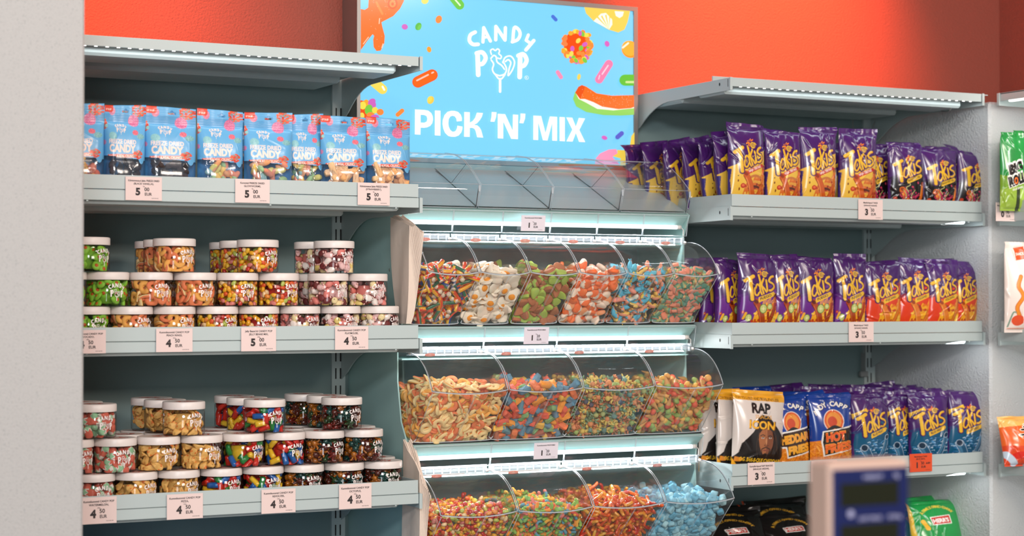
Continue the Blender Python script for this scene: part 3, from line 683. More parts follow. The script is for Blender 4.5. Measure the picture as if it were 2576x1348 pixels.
def C_egg(r):
    V, F = superq(.0150, .0105, .0030, 1, 1, 8, 16); V[:, 1] *= 1 + .25 * np.sin(V[:, 0] * 260); V[:, 2] += .0012 * np.cos(V[:, 0] * 200)
    C = np.tile(lin((250, 236, 214)), (len(F), 1)); V2, F2 = superq(.0066, .0066, .0036, 1, 1, 8, 12); V2 += (.003, .001, .0018)
    m = MB(); m.add(V, F, C); m.add(V2, F2, lin((248, 156, 40))); return np.concatenate(m.V), m.F, np.array(m.C), .0085, .0035
def C_wedge(r):
    V, F = superq(.0115, .0105, .0052, .35, .9, 8, 12); V[:, 1] *= .35 + .75 * (V[:, 0] + .0115) / .023
    return V, F, fcol(V, F, lambda x, y, z: (176, 200, 92) if z < .0008 else (186, 116, 80)), .0085, .005
def C_blob(r):
    V, F = superq(.0115, .0085, .0048, .8, .8, 8, 14); V[:, 1] *= 1 + .3 * np.cos(V[:, 0] * 240); w = r.random()
    c1, c2 = ((248, 120, 66), (250, 226, 204)) if w < .6 else ((250, 226, 204), (246, 160, 110))
    return V, F, fcol(V, F, lambda x, y, z: c1 if x + .4 * z > (-.002 if w < .3 else .003) else c2), .0078, .0045
def C_dolphin(r):
    n = 9; t = np.linspace(-1, 1, n); P = np.stack([t * .013, .004 * np.cos(t * 2), 0 * t], 1)
    m = MB(); m.tube(P, .0045 * (1 - .75 * t ** 4) * (1 - .25 * t), 8); m.tube([(.0, .004, 0), (-.002, .009, 0)], [.002, .0008], 5); m.tube([(.011, 0, .0), (.0145, .003, .003)], [.002, .0008], 5); m.tube([(.011, 0, .0), (.0145, .003, -.003)], [.002, .0008], 5)
    V = np.concatenate(m.V); c, c2 = [((104, 200, 222), (246, 206, 90)), ((96, 190, 220), (240, 236, 220)), ((104, 200, 222), (90, 190, 215)), ((246, 160, 130), (250, 200, 100)), ((240, 150, 130), (246, 170, 140)), ((110, 84, 56), (240, 200, 110)), ((96, 190, 220), (246, 160, 130))][r.integers(7)]
    return V, m.F, fcol(V, m.F, lambda x, y, z: c if y > .001 else c2), .0065, .004
def C_bite(r):
    V, F = superq(.0066, .0052, .0044, .3, .3, 6, 12); cs = [(238, 142, 112), (248, 190, 128), (176, 186, 130), (104, 156, 134), (236, 150, 124)]; o = r.integers(3)
    return V, F, fcol(V, F, lambda x, y, z: cs[(int((z + .0044) / .0088 * 3.99) + o) % 5]), .0050, .0045
def C_pencil(r):
    cs = [(240, 170, 40), (232, 80, 40), (40, 110, 80), (34, 70, 140), (244, 190, 50), (222, 60, 40)]; o = r.integers(6); Lh = r.uniform(.012, .016); bend = r.uniform(0, .003)
    t = np.linspace(-1, 1, 6); m = MB(); m.tube(np.stack([t * Lh, bend * t * t, 0 * t], 1), .0040, 12)
    V = np.concatenate(m.V); C = fcol(V, m.F, lambda x, y, z: cs[(int((math.atan2(z, y) + math.pi) / 6.2832 * 3.99) + o) % 6]); C[-2:] = lin((240, 216, 190))
    return V, m.F, C, .0068, .0040
def C_brick(r):
    V, F = superq(.0130, .0058, .0050, .25, .25, 6, 12); c = [(240, 120, 78), (244, 192, 92), (104, 146, 168), (140, 184, 128), (240, 130, 84), (186, 112, 92), (236, 108, 86), (246, 160, 70)][r.integers(8)]
    V[:, 2] += .0015 * np.sin(V[:, 0] * 900) * (V[:, 2] > 0)
    return V, F, np.tile(lin(c), (len(F), 1)), .0080, .0052
def C_octo(r):
    m = MB(); c = [(226, 196, 104), (160, 184, 110), (226, 150, 100), (112, 152, 142), (206, 172, 112), (84, 92, 108), (178, 186, 124)][r.integers(7)]; c2 = [(230, 202, 112), (136, 168, 132), (214, 136, 96)][r.integers(3)]
    V, F = superq(.0046, .0046, .0052, 1, 1, 6, 10); m.add(V, F, lin(c))
    for a in range(6):
        an = a * 1.047; d = np.array([math.cos(an), math.sin(an), 0]); m.tube([d * .003 - (0, 0, .002), d * .007 - (0, 0, .005), d * .0105 - (0, 0, .003)], [.0022, .002, .0012], 5, col=lin(c2))
    return np.concatenate(m.V), m.F, np.array(m.C), .0068, .005
def C_cone(r):
    m = MB(); c = [(234, 104, 76), (160, 184, 100), (242, 190, 92), (236, 118, 84), (240, 176, 96)][r.integers(5)]
    k = 10; m.lathe([(.0004, -.0145), (.0025, -.009), (.0052, .000), (.0062, .003)], k, col=lin((214, 158, 92))); m.lathe([(.0064, .003), (.0068, .006), (.0058, .0095), (.0034, .0118), (.0004, .0126)], k, col=lin(c))
    V = np.concatenate(m.V); V = V[:, [2, 0, 1]]; V[:, 2] *= .75; return V, m.F, np.array(m.C), .0075, .005
def C_bean(r):
    V, F = superq(.0072, .0048, .0046, 1, 1, 8, 12); V[:, 1] += .9 * 20 * V[:, 0] ** 2
    c = [(248, 176, 40), (246, 196, 60), (236, 96, 48), (250, 214, 160), (190, 200, 90), (200, 50, 40), (244, 150, 60), (248, 190, 50), (226, 130, 120), (150, 90, 70)][r.integers(10)]
    return V, F, np.tile(lin(c), (len(F), 1)), .0051, .0046
def worm(r, cols, R, L_, k=8, n=14):
    t = np.linspace(0, 1, n); a = r.uniform(1.0, 3.2); w = r.uniform(.8, 1.6)
    P = np.stack([(t - .5) * L_ * .75, .008 * np.sin(t * math.pi * w + a), .003 * np.cos(t * 5 + a)], 1)
    m = MB(); m.tube(P, R * (1 + .1 * np.sin(np.arange(n) * 2.4)) * np.where((t < .03) | (t > .97), .6, 1), k); V = np.concatenate(m.V)
    C = np.array([lin(cols[min(len(cols) - 1, int((V[list(f)].mean(0)[0] / (L_ * .75) + .5) * len(cols)))]) for f in m.F]); return V, m.F, C
def C_sour(r):
    pal = [[(240, 120, 60), (244, 190, 90)], [(150, 190, 90), (244, 150, 60)], [(110, 170, 190), (230, 130, 120)], [(236, 100, 80), (250, 196, 90)], [(244, 180, 70), (140, 190, 110)]][r.integers(5)]
    V, F, C = worm(r, pal, .0040, .036); return V, F, C, .0075, .0045
def C_worm(r):
    pal = [[(226, 80, 30), (240, 150, 40)], [(236, 110, 30), (200, 50, 26)], [(240, 160, 50), (226, 90, 30)], [(170, 130, 50), (236, 110, 40)], [(244, 130, 40), (244, 180, 60)]][r.integers(5)]
    V, F, C = worm(r, pal, .0032, .042); return V, F, C, .0075, .0038
def C_blue(r):
    V, F = superq(.0098, .0082, .0062, .4, .5, 7, 12); V += (r.random(V.shape) - .5) * .001
    c = [(140, 200, 222), (162, 212, 226), (116, 188, 216), (178, 220, 228)][r.integers(4)]
    return V, F, np.tile(lin(c), (len(F), 1)), .0078, .0062
def C_avocado(r):
    V, F = superq(.0125, .0090, .0045, .8, 1, 8, 14); V[:, 1] *= 1 - V[:, 0] * 25; m = MB(); m.add(V, F, lin((140, 200, 60)))
    V2, F2 = superq(.0044, .0044, .0030, 1, 1, 6, 10); V2 += (-.003, 0, .0028); m.add(V2, F2, lin((200, 90, 30))); return np.concatenate(m.V), m.F, np.array(m.C), .0095, .005
def C_mouse(r):
    c = [(248, 200, 196), (246, 218, 130), (250, 236, 226), (120, 50, 50), (240, 140, 130), (250, 226, 170)][r.integers(6)]; m = MB()
    V, F = superq(.0120, .0070, .0065, .9, 1, 8, 12); V[:, 1:] *= (.62 + (V[:, :1] + .012) * 30); m.add(V, F, lin(c)); m.tube([(.011, 0, 0), (.017, .004, .001)], [.0018, .0008], 5, col=lin(c))
    for s in (-1, 1): V2, F2 = superq(.002, .003, .003, 1, 1, 4, 8); V2 += (-.006, s * .004, .005); m.add(V2, F2, lin((246, 190, 180)))
    return np.concatenate(m.V), m.F, np.array(m.C), .009, .007
def C_melon(r):
    V, F = superq(.0125, .0080, .0060, .35, .6, 8, 12)
    return V, F, fcol(V, F, lambda x, y, z: (216, 108, 88) if x > -.002 else ((240, 232, 220) if x > -.005 else (158, 206, 162))), .009, .006
def C_pizza(r):
    V, F = superq(.0150, .0100, .0030, .5, .9, 8, 14); V[:, 1] *= .3 + .8 * (V[:, 0] + .015) / .03; V[:, 2] += .004 * np.sin(V[:, 0] * 220 + r.uniform(0, 3))
    return V, F, fcol(V, F, lambda x, y, z: (236, 120, 50) if (int(x * 400 + 50) + int(y * 500 + 50)) % 5 == 0 else (240, 186, 104)), .010, .004
def C_twist(r):
    c = [(206, 40, 30), (40, 130, 60), (30, 96, 170), (244, 196, 50), (214, 50, 36)][r.integers(5)]; m = MB(); t = np.linspace(-1, 1, 5); k = 12
    m.tube(np.stack([t * .0125, 0 * t, 0 * t], 1), .0060, k); V = np.concatenate(m.V); a = np.arctan2(V[:, 2], V[:, 1]); V[:, 1:] *= (1 + .12 * np.cos(a * 6))[:, None]
    return V, m.F, np.tile(lin(c), (len(m.F), 1)), .009, .006
def C_glassocto(r):
    V, F, C, a, b = C_octo(r); c = [(150, 84, 22), (112, 28, 18), (44, 70, 36), (178, 104, 30), (28, 70, 64), (84, 32, 20)][r.integers(6)]
    return V * 1.4, F, np.tile(lin(c), (len(F), 1)), .009, .006

def scaled(fn, k):
    def g(r):
        V, F, C, a, b = fn(r); return np.asarray(V) * k, F, C, a * k, b * k
    return g
def rot_to(n, r, tilt=0.5):
    """matrix whose z axis is near n, spun at random"""
    n = np.array(n, float) + r.normal(0, tilt, 3); n /= np.linalg.norm(n) + 1e-9
    a = r.normal(0, 1, 3); x = a - n * a.dot(n); x /= np.linalg.norm(x); y = np.cross(n, x)
    return np.stack([x, y, n], 1)
def relax(P, rad, proj, it=40):
    for _ in range(it):
        D = P[:, None] - P[None]; d = np.linalg.norm(D, axis=2) + 1e-9; np.fill_diagonal(d, 9)
        ov = np.clip(2 * rad - d, 0, None); P = P + (D / d[..., None] * ov[..., None]).sum(1) * .28; P = proj(P)
    return P

# ================================================================ the pick and mix cabinet
XB0, XB1 = 1.705, 2.478
cab = empty('candy_cabinet', (2.09, YU, 0), 'aqua metal pick and mix cabinet with curved side panels under the sky-blue sign', 'display cabinet')
PROF = [(4.156, 0), (4.156, 1.795), (3.845, 1.655), (3.872, 1.60), (3.867, 1.43), (3.836, 1.386), (3.862, 1.326), (3.862, 1.258), (3.842, 1.168), (3.808, 1.121), (3.821, 1.042), (3.817, .98), (3.79, .90), (3.77, 0)]
off = [(y - YU, z) for y, z in PROF]
MB().prism(off, 1.700 - 2.09, 1.7035 - 2.09).obj('side_panel', M_AQUA, cab, smooth=False)
MB().prism(off, 2.479 - 2.09, 2.4835 - 2.09).obj('side_panel', M_AQUA, cab, smooth=False)
MB().box(1.7036 - 2.09, 2.479 - 2.09, -.06, -.05, .1, 1.78).obj('back_panel', mat('cabinet_back', (150, 176, 178), .4), cab, smooth=False)
# tiers: hinge (Y,z), tip, bottom, fascia top, bins
TIERS = [dict(h=(3.857, 1.592), t=(3.706, 1.508), b=(3.812, 1.390), f=(3.845, 1.655), n=6),
         dict(h=(3.824, 1.331), t=(3.688, 1.243), b=(3.780, 1.124), f=(3.812, 1.383), n=4),
         dict(h=(3.792, 1.060), t=(3.642, .975), b=(3.745, .855), f=(3.778, 1.117), n=4)]
rowname = ['top', 'middle', 'bottom']
for ti, T in enumerate(TIERS):
    fy, fz = T['f']; hy, hz = T['h']; by, bz = T['b']
    t = empty('bin_shelf', (2.09, fy, fz), 'aqua lit shelf fascia with LED tube and clear rail over the %s row of bins' % rowname[ti], 'bin shelf')
    m = MB(); m.prism([(0, 0), (0.002, -.006), (.034, -.030), (.037, -.028), (.10, .02), (.10, .025)], XB0 - 2.09, XB1 - 2.09); m.obj('fascia', M_AQUA, t, smooth=False)
    MB().box(XB0 - 2.09, XB1 - 2.09, .034, .20, -.075, -.072).obj('lamp_tray', M_AQUA, t, smooth=False)
    MB().box(XB0 - 2.09, XB1 - 2.09, .06, .30, by * 0 - .0, .004).obj('shelf_plate', M_AQUA, t, smooth=False) if ti else None
    lt = MB().tube([(XB0 - 2.09 + .01, .018, -.030), (XB1 - 2.09 - .022, .018, -.030)], .0052, 12).obj('led_tube', M_LEDTUBE, t)
    MB().tube([(XB1 - 2.09 - .022, .018, -.030), (XB1 - 2.09 - .010, .018, -.030)], .0054, 12).tube([(XB1 - 2.09 - .011, .018, -.030), (XB1 - 2.09 - .005, .014, -.036), (XB1 - 2.09 - .004, .016, -.056)], .0012, 6).obj('tube_end_cap', M_WPLAST, lt)
    light('tube_light', 'AREA', (2.085, fy + .014, fz - .037), (2.085, fy - .09, fz - .20), 2.2, (.93, .97, 1.0), shape='RECTANGLE', size=.74, size_y=.012)
    n = T['n']; wB = (XB1 - XB0) / n
    m = MB(); e = MB()
    for k in range(n):
        a, b = XB0 + k * wB - 2.09 + .0012, XB0 + (k + 1) * wB - 2.09 - .0012
        m.add([(a, -.004, -.002), (b, -.004, -.002), (b, .006, -.052), (a, .006, -.052)], [(0, 1, 2, 3)]); m.add([(a, .006, -.052), (b, .006, -.052), (b, .014, -.054), (a, .014, -.054)], [(0, 1, 2, 3)])
        for p, q_ in (((a, -.004, -.002), (b, -.004, -.002)), ((a, .006, -.052), (b, .006, -.052)), ((a, -.004, -.002), (a, .006, -.052)), ((b, -.004, -.002), (b, .006, -.052))): e.tube([p, q_], .0008, 5)
    rl = m.obj('clear_rail', M_CLEAR, t, smooth=False); e.obj('rail_edge', M_EDGE, rl)
for args in ((1311, 1371, 541, 582, 0, 'top'), (1318, 1380, 822, 866, 1, 'middle'), (1343, 1403, 1112, 1155, 2, 'bottom')):
    price_tag(args[0], args[1], args[2], args[3], "Kummikommid PICK'N'MIX", '', '100g', '1', '20', 'pale lilac price card reading 1.20 over the %s row of bins' % args[5], Y=TIERS[args[4]]['f'][0] - .007, paper=M_PAPERW, tilt=.12)

M_OVAL = mat('pink_oval_sticker', (244, 170, 160), .6); M_OVALT = mat('sticker_text', (250, 236, 232), .6)
binlab = [['black-and-rainbow cream-filled pencil sweets', 'white fried-egg gummies', 'green and brown sugared wedges', 'orange and cream foam gummies', 'blue and mixed dolphin gummies', 'small sugared rainbow bites'],
          ['orange and cream gummy rings', 'mixed coloured sugared bricks', 'yellow-green sugared octopus gummies', 'ice cream cone gummies'],
          ['jelly beans', 'sour sugared worms', 'glossy orange jelly worms', 'pale blue sugared cubes']]
def arcpts(h, t, k=12):
    out = []
    for s in np.linspace(0, 1, k):
        y = h[0] + (t[0] - h[0]) * s; z = h[1] + (t[1] - h[1]) * s; bow = .026 * 4 * s * (1 - s)
        out.append((y - bow * .50, z + bow * .87))
    return out
def lip_curve(a, b, t, k=12, sag=.007, bulge=.010):
    return [((a + (b - a) * s), t[0] - bulge * 4 * s * (1 - s), t[1] - sag * 4 * s * (1 - s)) for s in np.linspace(0, 1, k)]
def make_bin(ti, k):
    T = TIERS[ti]; n = T['n']; wB = (XB1 - XB0) / n; a, b = XB0 + k * wB + .0022, XB0 + (k + 1) * wB - .0022; cx = (a + b) / 2; by, bz = T['b']
    ordn = ['first', 'second', 'third', 'fourth', 'fifth', 'sixth'][k]
    t = empty('candy_bin', (cx, by, bz), 'clear acrylic bin of %s, %s from left in the %s row' % (binlab[ti][k], ordn, rowname[ti]), 'candy bin')
    O = np.array([cx, by, bz]); hs = T['h']; tp = T['t']; back = by + .16
    L_ = lambda P: np.array(P) - O
    # tub: front face, sides, floor, back
    C = lip_curve(a + .001, b - .001, tp, 12); Bt = lip_curve(a + .003, b - .003, (by, bz), 12, 0, .003); m = MB()
    V = list(C) + list(Bt); N = len(C); m.add(L_(V), [(N + i, N + i + 1, i + 1, i) for i in range(N - 1)])
    m.obj('front_pane', M_BINC, t)
    for s, x, x2 in ((0, a + .001, a + .003), (1, b - .001, b - .003)):
        MB().add(L_([(x2, by, bz), (x2, back, bz), (x, back, tp[1] + .02), (x, hs[0], hs[1] - .004), (x, tp[0], tp[1])]), [(0, 1, 2, 3, 4)]).obj('side_wall', M_CLEAR, t, smooth=False)
    MB().add(L_([(a + .003, by, bz), (b - .003, by, bz), (b - .003, back, bz), (a + .003, back, bz)]), [(0, 1, 2, 3)]).obj('floor_pane', M_CLEAR, t, smooth=False)
    e = MB(); c1 = .008
    path = [(a + .0015 + c1 * 0, tp[0], tp[1] - .004), (a + .003, by - .001 + .004 * 0, bz + c1), (a + .003 + c1, by - .001, bz), (b - .003 - c1, by - .001, bz), (b - .003, by - .001, bz + c1), (b - .0015, tp[0], tp[1] - .004)]
    e.tube(L_(path[0:2]), .0007, 5); e.tube(L_(path[4:6]), .0007, 5); e.tube(L_(smoothline(path[1:5], 4)), .0013, 6)
    xm = a + .55 * (b - a)
    for d in (-.0012, .0012): e.tube(L_([(xm + d, tp[0] - .010, tp[1] - .008), (xm + d - .004, by - .003, bz + .003)]), .0004, 4)
    e.obj('tub_edge', M_EDGE, t)
    # lid
    A = arcpts((hs[0], hs[1] - .006), tp, 14); xs = np.linspace(a, b, 9); V = []; M_ = len(A)
    for j, (y, z) in enumerate(A):
        for i, x in enumerate(xs):
            s = (x - a) / (b - a); g = 4 * s * (1 - s) * (j / (M_ - 1)) ** 2; V.append((x, y - .010 * g, z - .007 * g))
    F = [(j * 9 + i, j * 9 + i + 1, (j + 1) * 9 + i + 1, (j + 1) * 9 + i) for j in range(M_ - 1) for i in range(8)]
    lid = MB().add(L_(V), F).obj('lid', M_BINC, t)
    for x in (a, b):
        MB().add(L_([(x, y, z) for y, z in A] + [(x, hs[0] + .01, tp[1] + .012)]), [tuple(range(M_ + 1))]).obj('lid_side', M_CLEAR, lid, smooth=False)
    e = MB(); e.tube(L_(lip_curve(a, b, tp, 14)), .0016, 6); e.obj('lid_front_edge', M_EDGE, lid)
    for x in (a, b): MB().tube(L_([(x, y, z) for y, z in A]), .0011, 6).obj('lid_rim', M_EDGE, lid)
    e = MB()
    for x in (a + .0022, b - .0022): e.tube(L_([(x, y + .001, z) for y, z in A[1:]]), .0006, 5)
    e.tube(L_([(x, y + .0012, z + .0016) for x, y, z in lip_curve(a + .002, b - .002, tp, 14)]), .0005, 5)
    e.obj('dark_edge', mat('dark_edge_line', (60, 62, 70), .2), lid)  # thin dark lines along the lid's own edges
    # hinge bar, clips and sticker
    h = MB(); h.box(a - cx + .004, b - cx - .004, hs[0] - by - .004, hs[0] - by + .012, hs[1] - bz - .012, hs[1] - bz - .0108); h.box(a - cx, b - cx, hs[0] - by + .002, hs[0] - by + .004, hs[1] - bz - .006, hs[1] - bz + .007)
    nb = 6 if ti == 0 else 9
    for i in range(nb): x = a - cx + (i + .5) * (b - a) / nb; h.box(x - .0006, x + .0006, hs[0] - by - .006, hs[0] - by + .002, hs[1] - bz - .012, hs[1] - bz + .006)
    h.obj('hinge_bar', M_EDGE, t, smooth=False)
    h = MB(); h.tube([(a - cx + .010, hs[0] - by - .004, hs[1] - bz + .010 - .008), (b - cx - .010, hs[0] - by - .004, hs[1] - bz + .002)], .0011, 5)
    h.obj('hinge_rod', M_CHROME, t)
    for x in (a - cx + .0042, b - cx - .0042):
        V_, F_ = superq(.0034, .0070, .0042, .9, 1, 6, 10); V_ += (x, hs[0] - by - .007, hs[1] - bz - .006); MB().add(V_, F_).obj('hinge_clip', M_WPLAST, t)
    MB().box(a - cx + .012, -.3 * (a - cx) , hs[0] - by - .0155, hs[0] - by - .0145, hs[1] - bz - .0125, hs[1] - bz - .0085).obj('white_label_strip', M_WPLAST, t, smooth=False)
    y0, z0 = A[3]; y1, z1 = A[4]; d = disc(0, 0, .0135, .0042, 0, 20); x0 = a - cx + .036
    st = MB(); st.add([(x0 + u, (y0 + (y1 - y0) * .5 - .0012) - by - v * .5, (z0 + (z1 - z0) * .5 + .0008) - bz + v * .9) for u, v in d], [tuple(range(20))]); so = st.obj('oval_date_sticker', M_OVAL, t, smooth=False)
    V_, F_ = text2d('P.K.', .03); V2_, F2_ = text2d('04.06.24', .03); q_ = MB()
    for VV, FF, hh, dz in ((V_, F_, .0016, .0008), (V2_, F2_, .0016, -.0016)):
        W_ = VV[:, 0].max() * hh; q_.add([(x0 + v[0] * hh - W_ / 2, (y0 + (y1 - y0) * .5 - .0016) - by - (v[1] * hh + dz) * .5, (z0 + (z1 - z0) * .5 + .0012) - bz + (v[1] * hh + dz) * .9) for v in VV], FF)
    q_.obj('sticker_text', M_OVALT, so, smooth=False)
    # dark tray under the tub
    MB().box(a - cx - .002, b - cx + .002, .006, .16, -.006, -.0012).obj('base_tray', M_DARK, t, smooth=False)
    return a, b, T
CFG = [[('cream_filled_pencil', scaled(C_pencil, 1.4), M_GLOSS, 105, .5), ('fried_egg_gummy', scaled(C_egg, 1.35), M_MATTE, 78, .5), ('sugared_wedge', scaled(C_wedge, 1.35), M_SUGAR, 84, .7), ('foam_gummy', scaled(C_blob, 1.3), M_MATTE, 105, .7), ('dolphin_gummy', scaled(C_dolphin, 1.35), M_MATTE, 120, .7), ('rainbow_bite', scaled(C_bite, 1.35), M_SUGAR, 190, .9)],
       [('gummy_ring', scaled(C_ring, 1.06), M_SUGAR, 165, .45), ('sugared_brick', scaled(C_brick, 1.25), M_SUGAR, 150, .6), ('sugared_octopus_gummy', scaled(C_octo, 1.45), M_SUGAR, 150, .8), ('ice_cream_cone_gummy', scaled(C_cone, 1.28), M_MATTE, 140, .7)],
       [('jelly_bean', C_bean, M_GLOSS, 300, .8), ('sour_worm', C_sour, M_SUGAR, 190, .6), ('jelly_worm', scaled(C_worm, 1.25), M_GEL, 130, .5), ('sugared_cube', C_blue, M_SUGAR, 160, .8)]]
BLAB = [['stubby rainbow pencil sweet with white filling in the top left bin', 'white and orange fried-egg gummy in a clear bin', 'sugared wedge, green side and brown side, in a clear top row bin', 'orange and cream foam gummy in the top row of bins', 'small dolphin gummy beside the rainbow bites in the top row', 'tiny sugared striped rainbow bite in the top right bin'],
        ['orange and cream gummy ring in the middle row', 'sugared brick sweet, brightly coloured, in the middle row', 'sugared octopus gummy in the middle row', 'ice cream cone gummy with coloured scoop in the middle row'],
        ['glossy jelly bean in the bottom left bin', 'sour sugared worm in the bottom row', 'glossy translucent orange worm in the bottom row', 'pale blue sugared cube in the bottom right bin']]
def fill_bin(ti, k, a, b, T):
    name, fn, mt, N, tilt = CFG[ti][k]; R = np.random.default_rng(100 * ti + k); protos = []
    for q_ in range(14): protos.append(fn(R))
    rad, thin = protos[0][3], protos[0][4]
    meshes = []
    for V, F, C, _, _ in protos:
        m = MB(); m.add(V, F, C); o = m.obj(name, mt); meshes.append(o.data); bpy.data.objects.remove(o)
    (ty, tz), (by, bz) = T['t'], T['b']; d = np.array([ty - by, tz - bz]); Lf = np.linalg.norm(d); nrm = np.array([d[1], -d[0]]) / Lf   # inward (+Y)
    seed = R.uniform(0, 6, 4)
    def ztop(x, y):
        s = (x - a) / (b - a)
        return tz - .008 + .012 * np.sin(np.pi * s) + np.clip((y - ty) * .16, 0, .012) + .004 * np.sin(60 * x + seed[0]) + .004 * np.sin(75 * y + seed[1])
    zl = .8 * (T['h'][1] - tz)
    ybk = by + .125; clr = thin * 1.15
    def proj(P, depth):
        P = P.copy(); P[:, 0] = np.clip(P[:, 0], a + .003 + rad * 1.05, b - .003 - rad * 1.05); P[:, 2] = np.clip(P[:, 2], bz + rad * .95 + .001, None); P[:, 1] = np.clip(P[:, 1], None, ybk)
        f = (P[:, 1] - by) * nrm[0] + (P[:, 2] - bz) * nrm[1]; c = np.clip(clr + .0015 - f, 0, None); P[:, 1] += c * nrm[0]; P[:, 2] += c * nrm[1]
        zt = ztop(P[:, 0], P[:, 1]); P[:, 2] = np.minimum(P[:, 2], zt)
        f = (P[:, 1] - by) * nrm[0] + (P[:, 2] - bz) * nrm[1]; g = zt - P[:, 2]; l = P[:, 0] - a
        dd = np.minimum(f, g)
        if k == 0: dd = np.minimum(dd, l)
        ex = np.clip(dd - depth, 0, None); fr = f <= g
        P[:, 1] -= np.where(fr, ex, 0) * nrm[0]; P[:, 2] -= np.where(fr, ex * nrm[1], 0); P[:, 2] += np.where(fr, 0, ex)
        P[:, 1] += 0; P[:, 2] = np.maximum(P[:, 2], bz + rad * .95 + .001); return P
    P = np.stack([R.uniform(a, b, N), R.uniform(ty, ybk, N), R.uniform(bz, tz + .03, N)], 1)
    dep = clr + rad * 1.5
    P = relax(proj(P, dep), rad * .92, lambda Q: proj(Q, dep), 45)
    ordk = ['first', 'second', 'third', 'fourth', 'fifth', 'sixth'][k]
    def cname(C):
        q_ = np.asarray(C).mean(0); names = dict(red=(200, 50, 40), orange=(244, 150, 60), yellow=(248, 200, 80), green=(160, 190, 100), blue=(104, 170, 200), cream=(250, 220, 170), brown=(150, 90, 70), pink=(230, 130, 120))
        return min(names, key=lambda n_: np.abs(lin(names[n_]) - q_).sum())
    cn = [cname(P_[2]) + ' ' if name in ('jelly_bean', 'sugared_brick', 'sour_worm', 'jelly_worm') else '' for P_ in protos]
    grp = name.replace('_', ' ') + 's in the %s row' % rowname[ti]
    for i, p in enumerate(P):
        f = (p[1] - by) * nrm[0] + (p[2] - bz) * nrm[1]; g = ztop(p[0], p[1]) - p[2]
        n = (0, -nrm[0], -nrm[1]) if f < g else (0, -.35, .9)
        M_ = rot_to(n, R, tilt * (.55 if f < rad * 1.5 else 1.0))
        if name in ('gummy_ring', 'sugared_wedge', 'fried_egg_gummy') and R.random() < (.5 if name != 'fried_egg_gummy' else .35): M_ = M_ @ np.diag([1, -1, -1])
        o = bpy.data.objects.new(name, meshes[i % len(meshes)]); COL.objects.link(o)
        mw = Matrix([[*M_[0], p[0]], [*M_[1], p[1]], [*M_[2], p[2]], [0, 0, 0, 1]]); o.matrix_world = mw
        s_ = (p[0] - a) / (b - a); hgt = (p[2] - bz) / (tz - bz); onl = g <= f
        o['label'] = '%s%s %s, %s, %s %s-row bin' % (cn[i % len(cn)], name.replace('_', ' '), 'on top of the heap' if onl else ('low' if hgt < .35 else 'midway' if hgt < .7 else 'high') + ' behind the pane', 'left part' if s_ < .34 else 'centre' if s_ < .67 else 'right part', ordk, rowname[ti])
        o['category'] = 'sweet'; o['group'] = grp
    # the mass of sweets behind the visible layer
    m = MB(); K = min(1500, int((b - a) * .26 / rad ** 2 * 1.15)); R2 = np.random.default_rng(5 + k)
    Q = np.stack([R2.uniform(a + .004 + rad, b - .004 - rad, K * 60), R2.uniform(ty, ybk + .03, K * 60), R2.uniform(bz + .006, tz + .05, K * 60)], 1)
    f = (Q[:, 1] - by) * nrm[0] + (Q[:, 2] - bz) * nrm[1]; g = ztop(Q[:, 0], Q[:, 1]) - Q[:, 2]; l = Q[:, 0] - a if k == 0 else np.full(len(Q), 9.0)
    dd = np.minimum(np.minimum(f, g), l); Q = Q[(dd > clr + rad * .8) & (dd < clr + rad * 2.8)][:K]
    for p in Q:
        V, F, C, _, _ = protos[int(R2.integers(len(protos)))]
        m.add(V @ rot_to((0, 0, 1), R2, 2).T + p, F, C)
    core = m.obj('candy_mass', mt); tag(core, 'deeper mass of %s behind the front ones in a %s row bin' % (binlab[ti][k].split(' in ')[0], rowname[ti]), 'sweets', None, 'stuff')
for ti in range(3):
    for k in range(TIERS[ti]['n']):
        a, b, T = make_bin(ti, k); fill_bin(ti, k, a, b, T)
